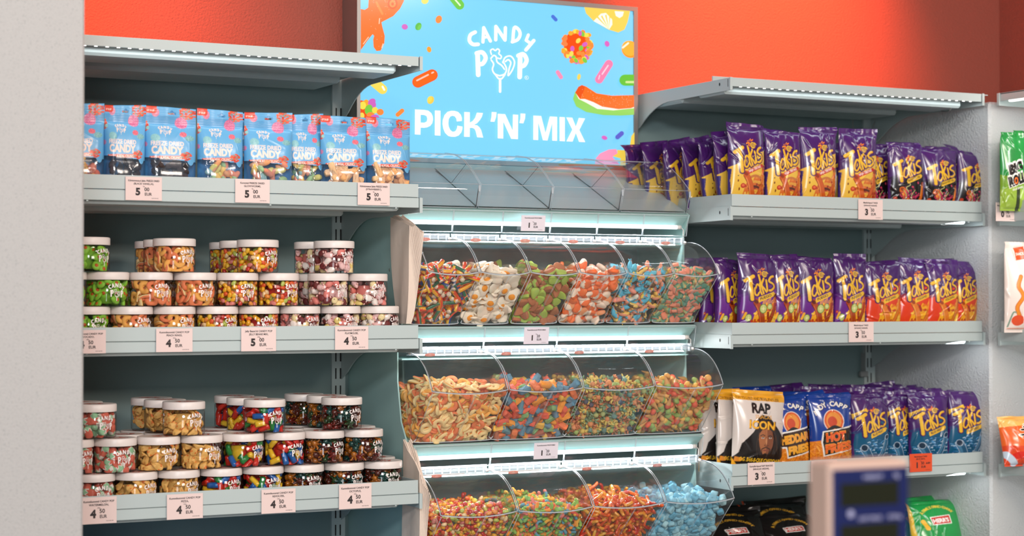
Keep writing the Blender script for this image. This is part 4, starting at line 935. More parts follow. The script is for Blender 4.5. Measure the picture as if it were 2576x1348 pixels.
# single worm standing up in the bottom row
# ---- top row: four empty clear boxes with rounded fronts
for k in range(4):
    wB = (XB1 - XB0) / 4; a, b = XB0 + k * wB + .002, XB0 + (k + 1) * wB - .002; cx = (a + b) / 2
    t = empty('empty_bin', (cx, 3.85, 1.657), 'empty smoky clear bin, %s from left, just below the sky-blue sign' % ['first', 'second', 'third', 'fourth'][k], 'candy bin')
    O = np.array([cx, 3.85, 1.657]); pr = [(4.075, 1.800), (4.02, 1.800), (3.97, 1.793), (3.92, 1.776), (3.875, 1.748), (3.832, 1.714), (3.850, 1.660)]
    m = MB(); n = len(pr); V = [(a, y, z) for y, z in pr] + [(b, y, z) for y, z in pr]; m.add(np.array(V) - O, [(i, n + i, n + i + 1, i + 1) for i in range(n - 1)]); m.obj('curved_cover', M_SMOKE, t)
    for x in (a, b): MB().add(np.array([(x, y, z) for y, z in pr] + [(x, 4.08, 1.77)]) - O, [tuple(range(n + 1))]).obj('side_wall', M_CLEAR, t, smooth=False)
    MB().add(np.array([(a, 3.856, 1.664), (b, 3.856, 1.664), (b, 4.12, 1.782), (a, 4.12, 1.782)]) - O, [(0, 1, 2, 3)]).obj('sloping_floor', mat('cabinet_top_sheet', (186, 200, 200), .25, spec=.6), t, smooth=False)
    e = MB()
    for x in (a, b): e.tube(np.array([(x, y, z) for y, z in pr]) - O, .0008, 5)
    e.tube(np.array([(a, 3.832, 1.714), (b, 3.832, 1.714)]) - O, .0007, 5); e.tube(np.array([(a, 3.97, 1.793), (b, 3.97, 1.793)]) - O, .0007, 5); e.tube(np.array([(a, 3.850, 1.660), (b, 3.850, 1.660)]) - O, .0009, 5)
    e.obj('cover_edge', M_EDGE, t)
    e = MB(); e.tube(np.array([(b - .001, 3.834, 1.712), (b - .001, 3.851, 1.661)]) - O, .0012, 5); e.tube(np.array([(b - .003, 3.90, 1.765), (b - .003, 3.98, 1.725), (b - .003, 4.07, 1.76)]) - O, .0006, 5); e.obj('dark_edge', MATS['dark_edge_line'], t)
    MB().box(b - cx - .004, b - cx + .001, 3.829 - 3.85, 3.833 - 3.85, 1.697 - 1.657, 1.712 - 1.657, bev=.0008).obj('latch', M_EDGE, t, smooth=False)
# ================================================================ crisp bags and pouches
M_BAGF = vmat('printed_bag_film', 0.2, spec=0.6, coat=0.35)
M_BAGM = vmat('printed_metallic_film', 0.16, spec=0.8, coat=0.4)
M_POUCH = vmat('printed_pouch_film', 0.3, spec=0.5, coat=0.2)
NU, NV = 104, 190
def bag_surface(w, h, t, seed, nu, nv, side, seal=.075, bot=.03, creases=16, ex=2.6, topfold=0.0, amp=1.0, narrow=.07):
    R = np.random.default_rng(seed); u = np.linspace(-1, 1, nu + 1); v = np.linspace(0, 1, nv + 1); U, Vv = np.meshgrid(u, v)
    q = np.clip((Vv - bot) / (1 - seal - bot), 0, 1); tv = np.sin(np.pi * q ** .85) ** .55; tu = np.clip(1 - np.abs(U) ** ex, 0, 1) ** .65
    D = t / 2 * tv * tu; seam = np.clip(tv * 3, 0, 1)
    # gathers running down from the seals
    K = 9; ph = R.uniform(0, 6.28, K); kk = R.uniform(3, 16, K)
    g = sum(np.sin(kk[i] * U + ph[i]) for i in range(K)) / K
    D += amp * .0065 * g * np.exp(-np.abs(Vv - (1 - seal)) / .09) * seam * tu
    g2 = sum(np.sin(kk[i] * U * 1.2 + ph[i] * 2) for i in range(K)) / K
    D += amp * .004 * g2 * np.exp(-np.abs(Vv - bot) / .07) * seam * tu
    A = h / w * 2
    for _ in range(creases):
        cx, cy = R.uniform(-1, 1), R.uniform(.05, .95); a = R.choice([R.normal(1.2, .5), R.normal(-1.2, .5), R.uniform(0, 3.1)]); L_ = R.uniform(.15, .5); s = R.uniform(.018, .05)
        X = (U - cx); Y = (Vv - cy) * A; p = X * math.cos(a) + Y * math.sin(a); o_ = -X * math.sin(a) + Y * math.cos(a)
        prof = np.exp(-np.abs(o_) / s) - .7 * np.exp(-np.abs(o_ + R.choice([-1, 1]) * s * 2.2) / (s * 1.6))
        D += amp * R.uniform(.0010, .0034) * prof * np.exp(-(p / L_) ** 4) * seam * (tu > .12)
    X = U * w / 2 * (1 - narrow * tv * (0.6 + .4 * np.cos(3 * U))); Z = Vv * h
    top = np.clip((Vv - (1 - seal)) / seal, 0, 1); R2 = np.random.default_rng(seed + 1000)     # seal waves shared by both sides
    c = R2.uniform(-1, 1, 4); wav = (.006 * np.sin(2.2 * U + c[0] * 3) + .0030 * np.sin(7 * U + c[1] * 3)) * amp
    Y0 = wav * np.clip(top * 2, 0, 1) + topfold * top ** 1.5 * (1 + .5 * c[2] * U) * h * .06 + wav * .6 * np.exp(-np.abs(Vv - 1 + seal) / .05)
    Z = Z - abs(topfold) * top ** 2 * h * .03 * (1 + c[3] * U) + .0035 * c[0] * U * top
    X = X * (1 + .0 * top)
    ribs = .0005 * np.sin(Vv * h * 2600) * (top > .15)
    return np.stack([X, Y0 + (ribs if side < 0 else 0) + side * np.maximum(D, .0002) * 1.0, Z], 2)
def grid_mesh(name, G, colors, mats, skip=None, matid=None, flip=False):
    nv, nu = G.shape[0] - 1, G.shape[1] - 1; me = bpy.data.meshes.new(name)
    idx = np.arange((nv + 1) * (nu + 1)).reshape(nv + 1, nu + 1)
    Q = np.stack([idx[:-1, :-1], idx[:-1, 1:], idx[1:, 1:], idx[1:, :-1]], 2)
    if flip: Q = Q[..., ::-1]
    keep = np.ones((nv, nu), bool) if skip is None else ~skip
    Q = Q[keep]; n = len(Q)
    me.vertices.add(G.shape[0] * G.shape[1]); me.vertices.foreach_set('co', G.reshape(-1).astype(np.float32))
    me.loops.add(n * 4); me.loops.foreach_set('vertex_index', Q.reshape(-1).astype(np.int32))
    me.polygons.add(n); me.polygons.foreach_set('loop_start', (np.arange(n) * 4).astype(np.int32)); me.polygons.foreach_set('use_smooth', [True] * n)
    for m in mats: me.materials.append(m)
    if matid is not None: me.polygons.foreach_set('material_index', matid[keep].astype(np.int32))
    me.update(calc_edges=True)
    C = np.ones(((nv + 1), (nu + 1), 4)); C[..., :3] = colors
    at = me.color_attributes.new('Col', 'FLOAT_COLOR', 'POINT'); at.data.foreach_set('color', C.reshape(-1).astype(np.float32))
    return me
def up1(A):   # per-cell colours to grid corners
    P = np.pad(A, ((0, 1), (0, 1), (0, 0)), 'edge'); Q = np.pad(A, ((1, 0), (1, 0), (0, 0)), 'edge'); return (P + Q) / 2 if False else P
def viswarp(w, t2=26, ex=2.6, nar=.95, k=.62, post=None):
    '''a print is laid out as it reads on the filled bag, not on the flat film'''
    u = np.linspace(-1, 1, 201); vis = w / 2 * u * nar + k * t2 * .9 * (1 - np.abs(u) ** ex) ** .65; vis = np.maximum.accumulate(vis) + u * 1e-3
    def f(P):
        if post is not None: P = post(P)
        x = P[:, 0] - w / 2; P[:, 0] = w / 2 * (1 + np.where(np.abs(x) > w / 2, x / (w / 2), np.interp(x, vis, u))); return P
    return f
PURP, PURP2, YEL, INKP = (70, 28, 100), (104, 44, 140), (240, 190, 52), (58, 20, 92)
def takis(kind):
    A = Art(111, 204, NU, NV, PURP)
    A.warp = viswarp(111)
    low = dict(ninja=(236, 190, 70), dragon=(24, 18, 22), fuego=(108, 42, 138), volcano=(226, 66, 34), blue=(18, 88, 124))[kind]
    top = [(-2, 118), (12, 113), (22, 110), (40, 102), (70, 88), (95, 78), (113, 70)]
    A.poly([(p[0], p[1] - 8) for p in top] + [(113, 214), (-2, 214)], tuple((np.array(low) * .5 + np.array(PURP) * .5).astype(int)) if kind != 'ninja' else low)
    A.poly(top + [(113, 214), (-2, 214)], low)
    r = np.random.default_rng(3)
    A.poly([(-30, 104), (13, 112), (9, 140), (13, 170), (8, 214), (-30, 214)], (50, 38, 116) if kind == 'ninja' else PURP)
    if kind == 'ninja': A.poly([(-2, 172), (18, 178), (34, 190), (60, 196), (60, 214), (-2, 214)], PURP)
    if kind in ('fuego', 'volcano', 'ninja'):
        sp_ = (246, 176, 40) if kind != 'ninja' else (216, 110, 40)
        A.poly([(48, 210), (44, 180), (50, 150), (62, 134), (72, 140), (80, 124), (92, 132), (100, 118), (113, 122), (113, 210)], sp_)
        A.noise([(46, 206), (50, 150), (70, 132), (113, 120), (113, 206)], [(250, 206, 80), (228, 120, 30), (240, 160, 50), (200, 70, 30)] if kind != 'ninja' else [(180, 60, 24), (230, 140, 60), (150, 40, 20), (240, 190, 90)], 90, 2, 7)
    if kind == 'ninja':
        for y, c in ((132, (200, 120, 60)), (146, (226, 160, 60)), (158, (90, 30, 16)), (168, (230, 170, 60)), (178, (180, 50, 24))): A.line([(62, y), (80, y - 5), (98, y)], 6, c)
        A.ell(44, 152, 7, 6, (190, 50, 30)); A.ell(44, 151, 4, 3, (230, 110, 70)); A.ell(30, 140, 2, 3, (120, 50, 20)); A.ell(34, 160, 2, 4, (120, 50, 20)); A.ell(30, 128, 1.6, 1.6, (60, 60, 30)); A.line([(70, 150), (66, 162)], 2, (60, 110, 40))
    if kind in ('ninja', 'fuego', 'volcano', 'dragon'):
        c1, c2, c3 = dict(ninja=((206, 92, 34), (150, 50, 18), (236, 140, 70)), fuego=((170, 66, 26), (96, 28, 14), (206, 100, 46)), volcano=((226, 124, 40), (160, 66, 20), (246, 170, 80)), dragon=((224, 112, 34), (150, 56, 20), (246, 160, 70)))[kind]
        x0 = 0 if kind != 'dragon' else -8; d = 0 if kind != 'dragon' else 18
        A.line([(52 + x0, 126 + d), (66 + x0, 150 + d), (80 + x0, 196 + d)], 17, c2); A.line([(53 + x0, 126 + d), (67 + x0, 150 + d), (81 + x0, 196 + d)], 14, c1); A.line([(50 + x0, 130 + d), (62 + x0, 154 + d), (74 + x0, 194 + d)], 3, c3)
        A.ell(52 + x0, 124 + d, 10, 8, c1, 30); A.ell(51 + x0, 123 + d, 6.5, 4.5, c2, 30)
        A.line([(104, 108 + d), (102, 140 + d), (92, 172 + d)], 12, c2); A.line([(104, 108 + d), (102, 140 + d), (92, 172 + d)], 9, c1); A.line([(101, 112 + d), (99, 140 + d)], 2.4, c3); A.ell(105, 106 + d, 5, 6, c2)
    if kind == 'fuego':
        for x, y, rr in ((72, 140, 11), (90, 134, 7), (34, 164, 9), (46, 196, 9)): A.ell(x, y, rr, rr * 1.1, (60, 120, 40)); A.ell(x, y, rr * .85, rr * .95, (196, 206, 120)); A.ell(x, y, rr * .3, rr * .35, (226, 226, 160)); A.line([(x - rr * .7, y), (x + rr * .7, y)], .8, (230, 230, 170)); A.line([(x, y - rr * .8), (x, y + rr * .8)], .8, (230, 230, 170))
        A.line([(86, 150), (88, 164)], 7, (150, 50, 24)); A.ell(18, 150, 4, 4, (190, 30, 30)); A.ell(18, 150, 1.6, 1.6, (240, 160, 90)); A.line([(26, 152), (20, 166)], 5, (244, 180, 50)); A.ell(44, 172, 4, 4, (190, 60, 36))
        for i in range(12): A.line([(70 + i * 4, 128 - i * .6), (72 + i * 4, 118 - (i % 3) * 4)], 2.4, (250, 170, 60))
    if kind == 'volcano': A.line([(64, 128), (72, 134)], 2, (60, 110, 40)); A.line([(72, 134), (77, 144)], 8, (170, 40, 24))
    if kind == 'dragon':
        for i in range(60): A.ell(64 + r.normal(0, 13), 160 + r.normal(0, 15), r.uniform(2, 4), r.uniform(1.4, 3), [(200, 60, 96), (170, 40, 80), (120, 30, 60)][r.integers(3)], r.uniform(0, 180))
        for s in (-1, 1): A.line([(64, 196), (64 + s * 12, 176), (64 + s * 8, 158), (64 + s * 18, 142)], 1.8, (190, 190, 110)); A.line([(64, 186), (64 + s * 6, 178), (64 + s * 4, 168)], 1.6, (210, 210, 140)); A.ell(64 + s * 8, 164, 2.6, 1.4, (250, 240, 220), s * 20)
        A.line([(62, 148), (54, 136), (66, 128), (60, 120)], 2.2, (196, 196, 130)); A.line([(56, 184), (72, 184)], 1.4, (230, 230, 170)); A.ell(24, 166, 6, 5, (190, 60, 30)); A.ell(98, 128, 1.4, 1.4, (240, 230, 220))
    if kind == 'blue':
        for i in range(150):
            x, y = r.uniform(20, 112), r.uniform(130, 204); a = r.uniform(0, 3)
            if y < 150 and x < 50: continue
            A.line([(x, y), (x + 5 * math.cos(a), y - 3 * math.sin(a)), (x + 9 * math.cos(a + .6), y - 1)], r.uniform(.8, 2), [(90, 160, 214), (150, 200, 236), (50, 110, 170), (200, 226, 244)][r.integers(4)])
        for P, wd in (([(40, 152), (54, 172), (70, 204)], 19), ([(103, 126), (99, 150), (90, 178)], 13)): A.line(P, wd + 2.4, (196, 214, 230)); A.line(P, wd, (48, 96, 130)); A.line([(p[0] - wd * .2, p[1] + 3) for p in P], wd * .35, (80, 134, 168))
        A.ell(39, 150, 10.5, 9, (196, 214, 230), 25); A.ell(39, 150, 9.3, 7.8, (22, 50, 74), 25); A.ell(104, 123, 6, 8, (196, 214, 230), 15); A.ell(104, 123, 4.8, 6.8, (22, 50, 74), 15)
        A.line([(40, 190), (70, 186), (108, 188)], 3, (170, 206, 236))
        A.poly([(6, 58), (50, 42), (54, 50), (50, 56), (8, 72)], YEL); A.text('NUEVO', 31, 62, 8, INKP, -19, .02, wid=28); A.line([(14, 52), (40, 44)], .8, INKP)
    # little chip character slot (plain roll) and maker flash
    A.line([(25, 182), (24, 204)], 7, INKP); A.line([(25, 182), (24, 204)], 4.6, (246, 236, 226)); A.line([(25, 184), (24.6, 204)], 1.6, (180, 50, 30)); A.text('CRUNCHY', 16.5, 192, 4.5, YEL, -88, .02, wid=22)
    S = [([(22, 71), (45, 59)], 8.6), ([(36, 67), (38, 92), (40, 117)], 8.4),
         ([(60, 84), (54, 79), (47.5, 91), (47.5, 104), (54, 106), (60, 97)], 4.3), ([(61, 77), (61.5, 94), (66, 104)], 4.6),
         ([(60, 56), (64, 78), (71, 101)], 5.4), ([(73, 64), (66, 80), (74, 90), (79, 97)], 5.2),
         ([(80, 68), (82, 94)], 5.4), ([(100, 57), (93, 60), (88, 70), (98, 76), (101, 84), (94, 92), (88, 93)], 5.4)]
    for P, wd in S: A.line(P, wd + 6.5, INKP)
    for P, wd in S: A.line([(x + .8, y + .8) for x, y in P], wd, (206, 130, 30))
    for P, wd in S: A.line(P, wd - .8, YEL)
    for i in range(26): A.ell(69 + r.normal(0, 4.5), 50 + r.normal(0, 4), r.uniform(1, 3.4), r.uniform(.8, 2), [(236, 120, 30), (246, 150, 40), (220, 90, 30)][r.integers(3)], -50)
    A.ell(77, 53, 8.2, 8.6, INKP); A.ell(77, 53, 7.4, 7.8, YEL)
    A.line([(77 + (.4 + a * .40) * math.cos(a * 1.0), 53 + (.4 + a * .42) * math.sin(a * 1.0)) for a in np.linspace(.5, 13.5, 40)], 1.15, INKP, False); A.line([(83, 47), (87, 51)], 2.4, YEL)
    nm, bc, tc = dict(ninja=('NINJA TERIYAKI', (200, 36, 30), (250, 230, 220)), dragon=('DRAGON SWEET CHILI', YEL, (40, 26, 20)), fuego=('FUEGO', YEL, (60, 26, 50)), volcano=('VOLCANO', YEL, (60, 26, 50)), blue=('BLUE HEAT', YEL, (60, 26, 70)))[kind]
    P0, P1 = ((57, 118), (100, 102)); hw = 4.8 if kind == 'ninja' else 6
    A.poly([(P0[0], P0[1] - hw), (P1[0], P1[1] - hw), (P1[0] + 4, P1[1] - 1), (P1[0] + 1, P1[1] + hw - 1), (P0[0] + 1, P0[1] + hw + 1), (P0[0] - 1, P0[1] + 1)], bc)
    A.text(nm, (P0[0] + P1[0]) / 2, (P0[1] + P1[1]) / 2 + 3, 6, tc, -20.5, .03, wid=34 if len(nm) < 10 else 40)
    return A.grid()
def rap():
    A = Art(128, 200, NU, NV, (226, 214, 206)); A.warp = viswarp(128); G = (240, 170, 36); K = (26, 20, 20)
    A.poly([(-2, -2), (130, -2), (130, 28), (-2, 22)], G); A.text('STAY FOCUSED AND BE RELENTLESS', 66, 23, 6.5, (110, 60, 10), 3, .02, wid=104)
    A.poly([(-2, 165), (20, 150), (26, 128), (52, 100), (62, 84), (64, 66), (76, 58), (92, 62), (108, 86), (122, 110), (130, 120), (130, 202), (-2, 202)], K)
    A.poly([(-2, 158), (10, 170), (20, 182), (14, 202), (-2, 202)], G); A.poly([(12, 160), (34, 164), (28, 172), (10, 172)], (226, 140, 40))
    A.poly([(118, 172), (130, 150), (130, 202), (110, 202)], (226, 140, 40))
    A.poly([(60, 112), (66, 90), (86, 84), (106, 96), (112, 122), (106, 150), (92, 168), (76, 166), (64, 142)], (44, 28, 22))      # hood shadow
    A.poly([(66, 104), (74, 94), (88, 91), (99, 99), (102, 116), (100, 134), (93, 152), (84, 158), (75, 152), (68, 134), (65, 118)], (172, 104, 62))    # face
    A.poly([(86, 92), (99, 99), (102, 116), (100, 134), (93, 152), (85, 157), (86, 120)], (132, 74, 44))
    A.line([(69, 109), (75, 106), (80, 109)], 1.8, K); A.line([(88, 110), (94, 108), (99, 111)], 1.8, K)
    for x in (75, 94): A.ell(x, 114, 3.6, 1.6, (232, 220, 206)); A.ell(x, 114, 1.5, 1.5, K); A.line([(x - 4, 112.6), (x, 111.6), (x + 4, 113)], .9, (60, 34, 26))
    A.line([(84, 112), (83, 128), (80, 131)], 1.4, (110, 60, 36)); A.line([(80, 132), (85, 134), (90, 132)], 1.6, (84, 44, 28)); A.ell(84.5, 122, 1.8, 8, (206, 140, 92))
    A.line([(74, 141), (84, 137), (94, 141)], 2.6, (48, 28, 20)); A.ell(84, 144, 7, 2, (150, 74, 58)); A.line([(78, 144), (90, 144)], .7, (70, 34, 28)); A.line([(74, 142), (76, 152), (84, 158), (92, 152), (94, 142)], 2.2, (48, 28, 20)); A.ell(84, 155, 5, 4, (44, 28, 22))
    A.line([(66, 100), (60, 130), (66, 160)], 2, (60, 44, 36)); A.line([(104, 98), (112, 130), (104, 160)], 2, (60, 44, 36))
    A.text('RAP', 74, 54, 23, K, 3, .05, wid=46); A.text('SNACKS', 78, 68, 9, (226, 160, 50), 3, .01, wid=40)
    A.text('ICON', 74, 93, 20, (120, 66, 10), 4, .05, wid=64); A.text('ICON', 73, 92, 18.5, (250, 184, 40), 4, .03, wid=62)
    A.text('O.G. BAR-B-QUE CHEDDAR', 72, 173, 9, (252, 196, 40), 4, .03, wid=98)
    return A.grid()
def capps(kind):
    A = Art(108, 204, NU, NV, (22, 62, 150)); A.warp = viswarp(108, post=lambda P: P - (0, 21)); K = (20, 16, 16); hot = kind == 'hot'
    A.poly([(-2, 150), (30, 146), (30, 156), (110, 156), (110, 240), (-2, 240)], (232, 134, 32)); r = np.random.default_rng(5)
    for i in range(150):
        x, y, a = r.uniform(0, 108), r.uniform(152, 234), r.uniform(0, 3.1); A.line([(x, y), (x + 14 * math.cos(a), y + 14 * math.sin(a))], 4.6, (200, 92, 16)); A.line([(x, y - .6), (x + 14 * math.cos(a), y + 14 * math.sin(a) - .6)], 3.4, [(240, 150, 40), (250, 170, 60), (228, 128, 30)][r.integers(3)])
    A.ell(64, 96, 26, 30, (240, 226, 214)); A.ell(64, 96, 24, 28, (224, 96, 40)); A.ell(64, 96, 19, 23, (236, 150, 60)); A.ell(60, 98, 12, 14, (206, 70, 34)); A.line([(48, 120), (64, 112), (82, 120)], 9, K)
    A.arc("ANDY CAPP'S", 64, 106, 48, 13, K, -52, 60, .06); A.arc("ANDY CAPP'S", 63.4, 105.4, 48, 12, (246, 240, 232), -52, 60, .035)
    if hot:
        A.poly([(34, 122), (110, 110), (110, 174), (38, 190), (30, 150)], (246, 240, 232)); A.poly([(37, 125), (110, 114), (110, 170), (41, 186), (34, 152)], K)
        A.text('HOT', 68, 148, 22, (246, 150, 40), -4, .07, wid=52); A.text('FRIES', 74, 177, 22, (246, 150, 40), -6, .07, wid=66)
        A.text('HOT', 67.5, 147.5, 20, (236, 90, 34), -4, .05, wid=50); A.text('FRIES', 73.5, 176.5, 20, (244, 110, 36), -6, .05, wid=64)
    else:
        A.poly([(4, 132), (34, 118), (110, 110), (110, 180), (46, 190), (40, 162), (8, 160)], (246, 240, 232)); A.poly([(7, 134), (36, 122), (110, 114), (110, 176), (49, 186), (43, 158), (10, 156)], (60, 30, 16))
        A.text('CHEDDAR', 62, 148, 20, (250, 186, 60), -5, .07, wid=96); A.text('FRIES', 78, 177, 20, (250, 176, 50), -5, .07, wid=60)
        A.text('CHEDDAR', 62, 147.6, 18, (244, 156, 50), -5, .03, wid=94)
    return A.grid()
def plainbag(base, fn=None, w=111, h=204):
    A = Art(w, h, NU, NV, base)
    if fn: fn(A)
    return A.grid()
def herr_black(A):
    A.arc('A FAMILY-OWNED COMPANY', 55, 62, 34, 6, (226, 170, 50), -62, 62, .02); A.poly([(36, 52), (76, 48), (76, 66), (38, 68)], (236, 232, 226)); A.poly([(38, 54), (74, 50), (74, 64), (40, 66)], (200, 40, 26)); A.text("HERR'S", 56, 62, 8, (246, 240, 232), -4, .03, wid=32)
    A.poly([(-2, 120), (60, 100), (113, 130), (113, 206), (-2, 206)], (214, 70, 30)); A.line([(2, 0), (2, 204)], 3, (226, 84, 34))
def herr_green(A):
    A.arc('A FAMILY-OWNED COMPANY', 55, 66, 40, 6.5, (240, 200, 70), -50, 50, .02); A.poly([(34, 50), (80, 46), (80, 70), (36, 72)], (246, 240, 232)); A.poly([(36, 52), (78, 48), (78, 68), (38, 70)], (206, 46, 30)); A.text("HERR'S", 57, 65, 10, (250, 246, 240), -3, .04, wid=36)
    A.line([(20, 60), (26, 80)], 9, (240, 180, 50)); A.poly([(-2, 130), (60, 110), (113, 130), (113, 206), (-2, 206)], (24, 110, 60)); A.line([(2, 0), (6, 204)], 6, (236, 190, 60))
BAGS = {}
def bag_proto(kind, var, w, h, t, art, back, filmm, topfold=0.0, amp=1.0, seal=.075):
    key = (kind, var)
    if key in BAGS: return BAGS[key]
    G = bag_surface(w, h, t, 17 * var + hash_(kind), NU, NV, -1, seal, topfold=topfold, amp=amp); B = bag_surface(w, h, t, 17 * var + hash_(kind), NU // 3, NV // 3, 1, seal, topfold=topfold, amp=amp, creases=6)
    C = up1(art); cut = int(NV * (1 - seal)); me1 = grid_mesh('film_front', G[:cut + 1], C[:cut + 1], [filmm]); me2 = grid_mesh('top_seal', G[cut:], C[cut:], [filmm])
    Cb = np.zeros((B.shape[0], B.shape[1], 3)); Cb[:] = lin(back); Cb[int(B.shape[0] * .3):int(B.shape[0] * .62), 6:-6] = lin((206, 204, 208))
    me3 = grid_mesh('film_back', B, Cb, [filmm], flip=True)
    BAGS[key] = (me1, me2, me3); return BAGS[key]
def hash_(s): return sum(ord(c) * (i + 1) for i, c in enumerate(s)) % 997
KINDS = {}
def kinds():
    for k in ('ninja', 'dragon', 'fuego', 'volcano', 'blue'): KINDS[k] = (takis(k), .112, .205, .052, PURP, M_BAGF)
    KINDS['rap'] = (rap(), .130, .205, .055, (230, 216, 206), M_BAGF)
    KINDS['hot'] = (capps('hot'), .112, .205, .055, (22, 62, 150), M_BAGM); KINDS['cheddar'] = (capps('cheddar'), .112, .205, .055, (22, 62, 150), M_BAGM)
    KINDS['black'] = (plainbag((20, 16, 16), herr_black), .17, .25, .07, (20, 16, 16), M_BAGF); KINDS['green'] = (plainbag((30, 150, 70), herr_green), .17, .25, .07, (30, 150, 70), M_BAGF)
kinds()
def put_bag(kind, var, xl, xr, yt, deck, Y, label, rz=0.0, ry=0.0, rx=0.0, topfold=0.0, group=None, name='crisp_bag', zfix=None):
    art, w, h, t, back, fm = KINDS[kind]; m1, m2, m3 = bag_proto(kind, var, w, h, t, art, back, fm, topfold)
    a = pix(xl, yt, Y); b = pix(xr, yt, Y); cx = (a[0] + b[0]) / 2; ww = (b[0] - a[0]); zt = (a[2] + b[2]) / 2
    e = empty(name, (cx, Y, deck), label, 'crisp bag', group); e.rotation_euler = (rx, ry, rz)
    sx = max(.80, min(1.2, ww / w / max(.55, math.cos(rz)))); sz = max(.82, min(1.16, (zt - deck) / h / math.cos(ry) / math.cos(rx))) if zfix is None else zfix
    e.scale = (sx, 1, sz)
    for nm, me in (('film_front', m1), ('top_seal', m2), ('film_back', m3)): link(nm, me, e)
    return e
D2, D3, D4, D5 = [z - .0285 for z in ZL[1:5]]
# ---- upper bag shelf
p_ = 'purple crisp bag with yellow lower half'
put_bag('ninja', 0, 1827, 1924, 311, D2, 3.742, p_ + ', leftmost of the front row on the upper shelf', rz=.10)
put_bag('ninja', 1, 1923, 2012, 322, D2, 3.745, p_ + ', second from left in the front row', topfold=.9)
put_bag('ninja', 2, 2010, 2099, 318, D2, 3.742, p_ + ', third from left in the front row', ry=.02, topfold=.2)
put_bag('ninja', 3, 2108, 2199, 323, D2, 3.740, p_ + ', beside the black bottomed bags', rz=-.05, ry=.02)
q_ = 'purple crisp bag with black lower half and pink dragon'
put_bag('dragon', 0, 2160, 2236, 357, D2, 3.79, q_ + ', squeezed behind its neighbour at left', topfold=.8)
put_bag('dragon', 1, 2233, 2322, 353, D2, 3.745, q_ + ', left of the two front ones', ry=-.01, topfold=.8)
put_bag('dragon', 2, 2316, 2406, 368, D2, 3.742, q_ + ', second from the wall', rz=.05, topfold=1.2)
put_bag('dragon', 3, 2398, 2482, 378, D2, 3.745, q_ + ', nearest the wall, leaning right', ry=.10, topfold=.7)
o = ['first', 'second', 'third', 'fourth', 'fifth', 'sixth', 'seventh']
for i, (xl, yt) in enumerate(((1796, 331), (1758, 342), (1716, 348), (1668, 353), (1618, 357), (1575, 360))):
    put_bag('ninja', i % 4, xl, xl + 92, yt, D2, 3.80 + .052 * i, 'purple and yellow crisp bag leaning, %s behind the leftmost front bag' % o[i], rz=.42, ry=-.16, topfold=.5, group='leaning bags on the upper bag shelf')
for i, (k, xl, Y) in enumerate((('ninja', 1905, 3.81), ('ninja', 1990, 3.81), ('ninja', 2082, 3.82), ('dragon', 2225, 3.82), ('dragon', 2330, 3.80), ('dragon', 2385, 3.81), ('dragon', 2350, 3.87))):
    put_bag(k, (i + 1) % 4, xl, xl + 85, 352 + 4 * i if i < 3 else 364, D2, Y, 'purple crisp bag in the second row of the upper shelf, %s from left' % o[i], ry=.03 * (i % 3 - 1), topfold=1.0)
# ---- middle bag shelf
p_ = 'all-purple crisp bag with lime and rolled chips'
for i, (xl, xr, yt, tf, ry) in enumerate(((1851, 1952, 636, .3, .03), (1937, 2012, 636, .6, .0), (2003, 2094, 640, 1.0, .0), (2094, 2172, 637, .1, .02))):
    put_bag('fuego', i, xl, xr, yt, D3, 3.742 + .004 * (i % 2), p_ + ', %s from left in the front row' % o[i], rz=.04 * (1 - i), ry=ry, topfold=tf)
for i, (xl, yt) in enumerate(((1792, 645), (1752, 647), (1712, 648))):
    put_bag('fuego', (i + 2) % 4, xl, xl + 84, yt, D3, 3.79 + .06 * i, p_ + ', %s behind the front left one' % o[i], rz=.22, topfold=1.0)
q_ = 'purple and red crisp bag with yellow splash'
for i, (xl, xr, yt, tf, ry) in enumerate(((2172, 2264, 650, 1.0, .0), (2252, 2338, 646, .5, .03), (2326, 2406, 650, .4, .03), (2385, 2454, 654, .5, .02))):
    put_bag('volcano', i, xl, xr, yt, D3, 3.744 + .012 * (i % 2), q_ + ', %s of the four from left' % o[i], rz=-.02 * i, ry=ry, topfold=tf)
for i, (xl, Y) in enumerate(((2262, 3.82), (2345, 3.82), (2370, 3.88), (2020, 3.82))):
    put_bag('volcano' if i < 3 else 'fuego', (i + 1) % 4, xl, xl + 82, 648, D3, Y, 'purple topped crisp bag, %s of those peeking over the middle row' % o[i], ry=-.03, topfold=.4)
# ---- lower bag shelf
w_ = 'white and black bag with yellow top and hooded face'
put_bag('rap', 0, 1836, 1968, 982, D4, 3.742, w_ + ', front one', rz=.03, ry=.05, topfold=.1)
put_bag('rap', 1, 1790, 1905, 982, D4, 3.80, w_ + ', second, tucked behind the front one', rz=.3, ry=.04)
put_bag('rap', 2, 1748, 1868, 980, D4, 3.85, w_ + ', third, seen through the bin lid', rz=.22, ry=.0)
put_bag('cheddar', 0, 1944, 2036, 990, D4, 3.752, 'metallic blue bag of cheddar fries beside the hooded face bag', ry=-.07, topfold=1.2)
put_bag('hot', 0, 2037, 2142, 985, D4, 3.742, 'metallic blue bag of hot fries beside the teal bags', topfold=.8, ry=-.02)
put_bag('hot', 1, 1985, 2080, 984, D4, 3.82, 'metallic blue bag squeezed behind the two fries bags', ry=-.03, topfold=1.0)
put_bag('cheddar', 1, 1960, 2048, 978, D4, 3.90, 'metallic blue bag in the third row behind the fries bags', topfold=1.1)
put_bag('hot', 0, 1850, 1940, 968, D4, 4.04, 'dark blue bag at the very back of the lower bag shelf', topfold=.5)
b_ = 'purple and teal crisp bag with yellow banner'
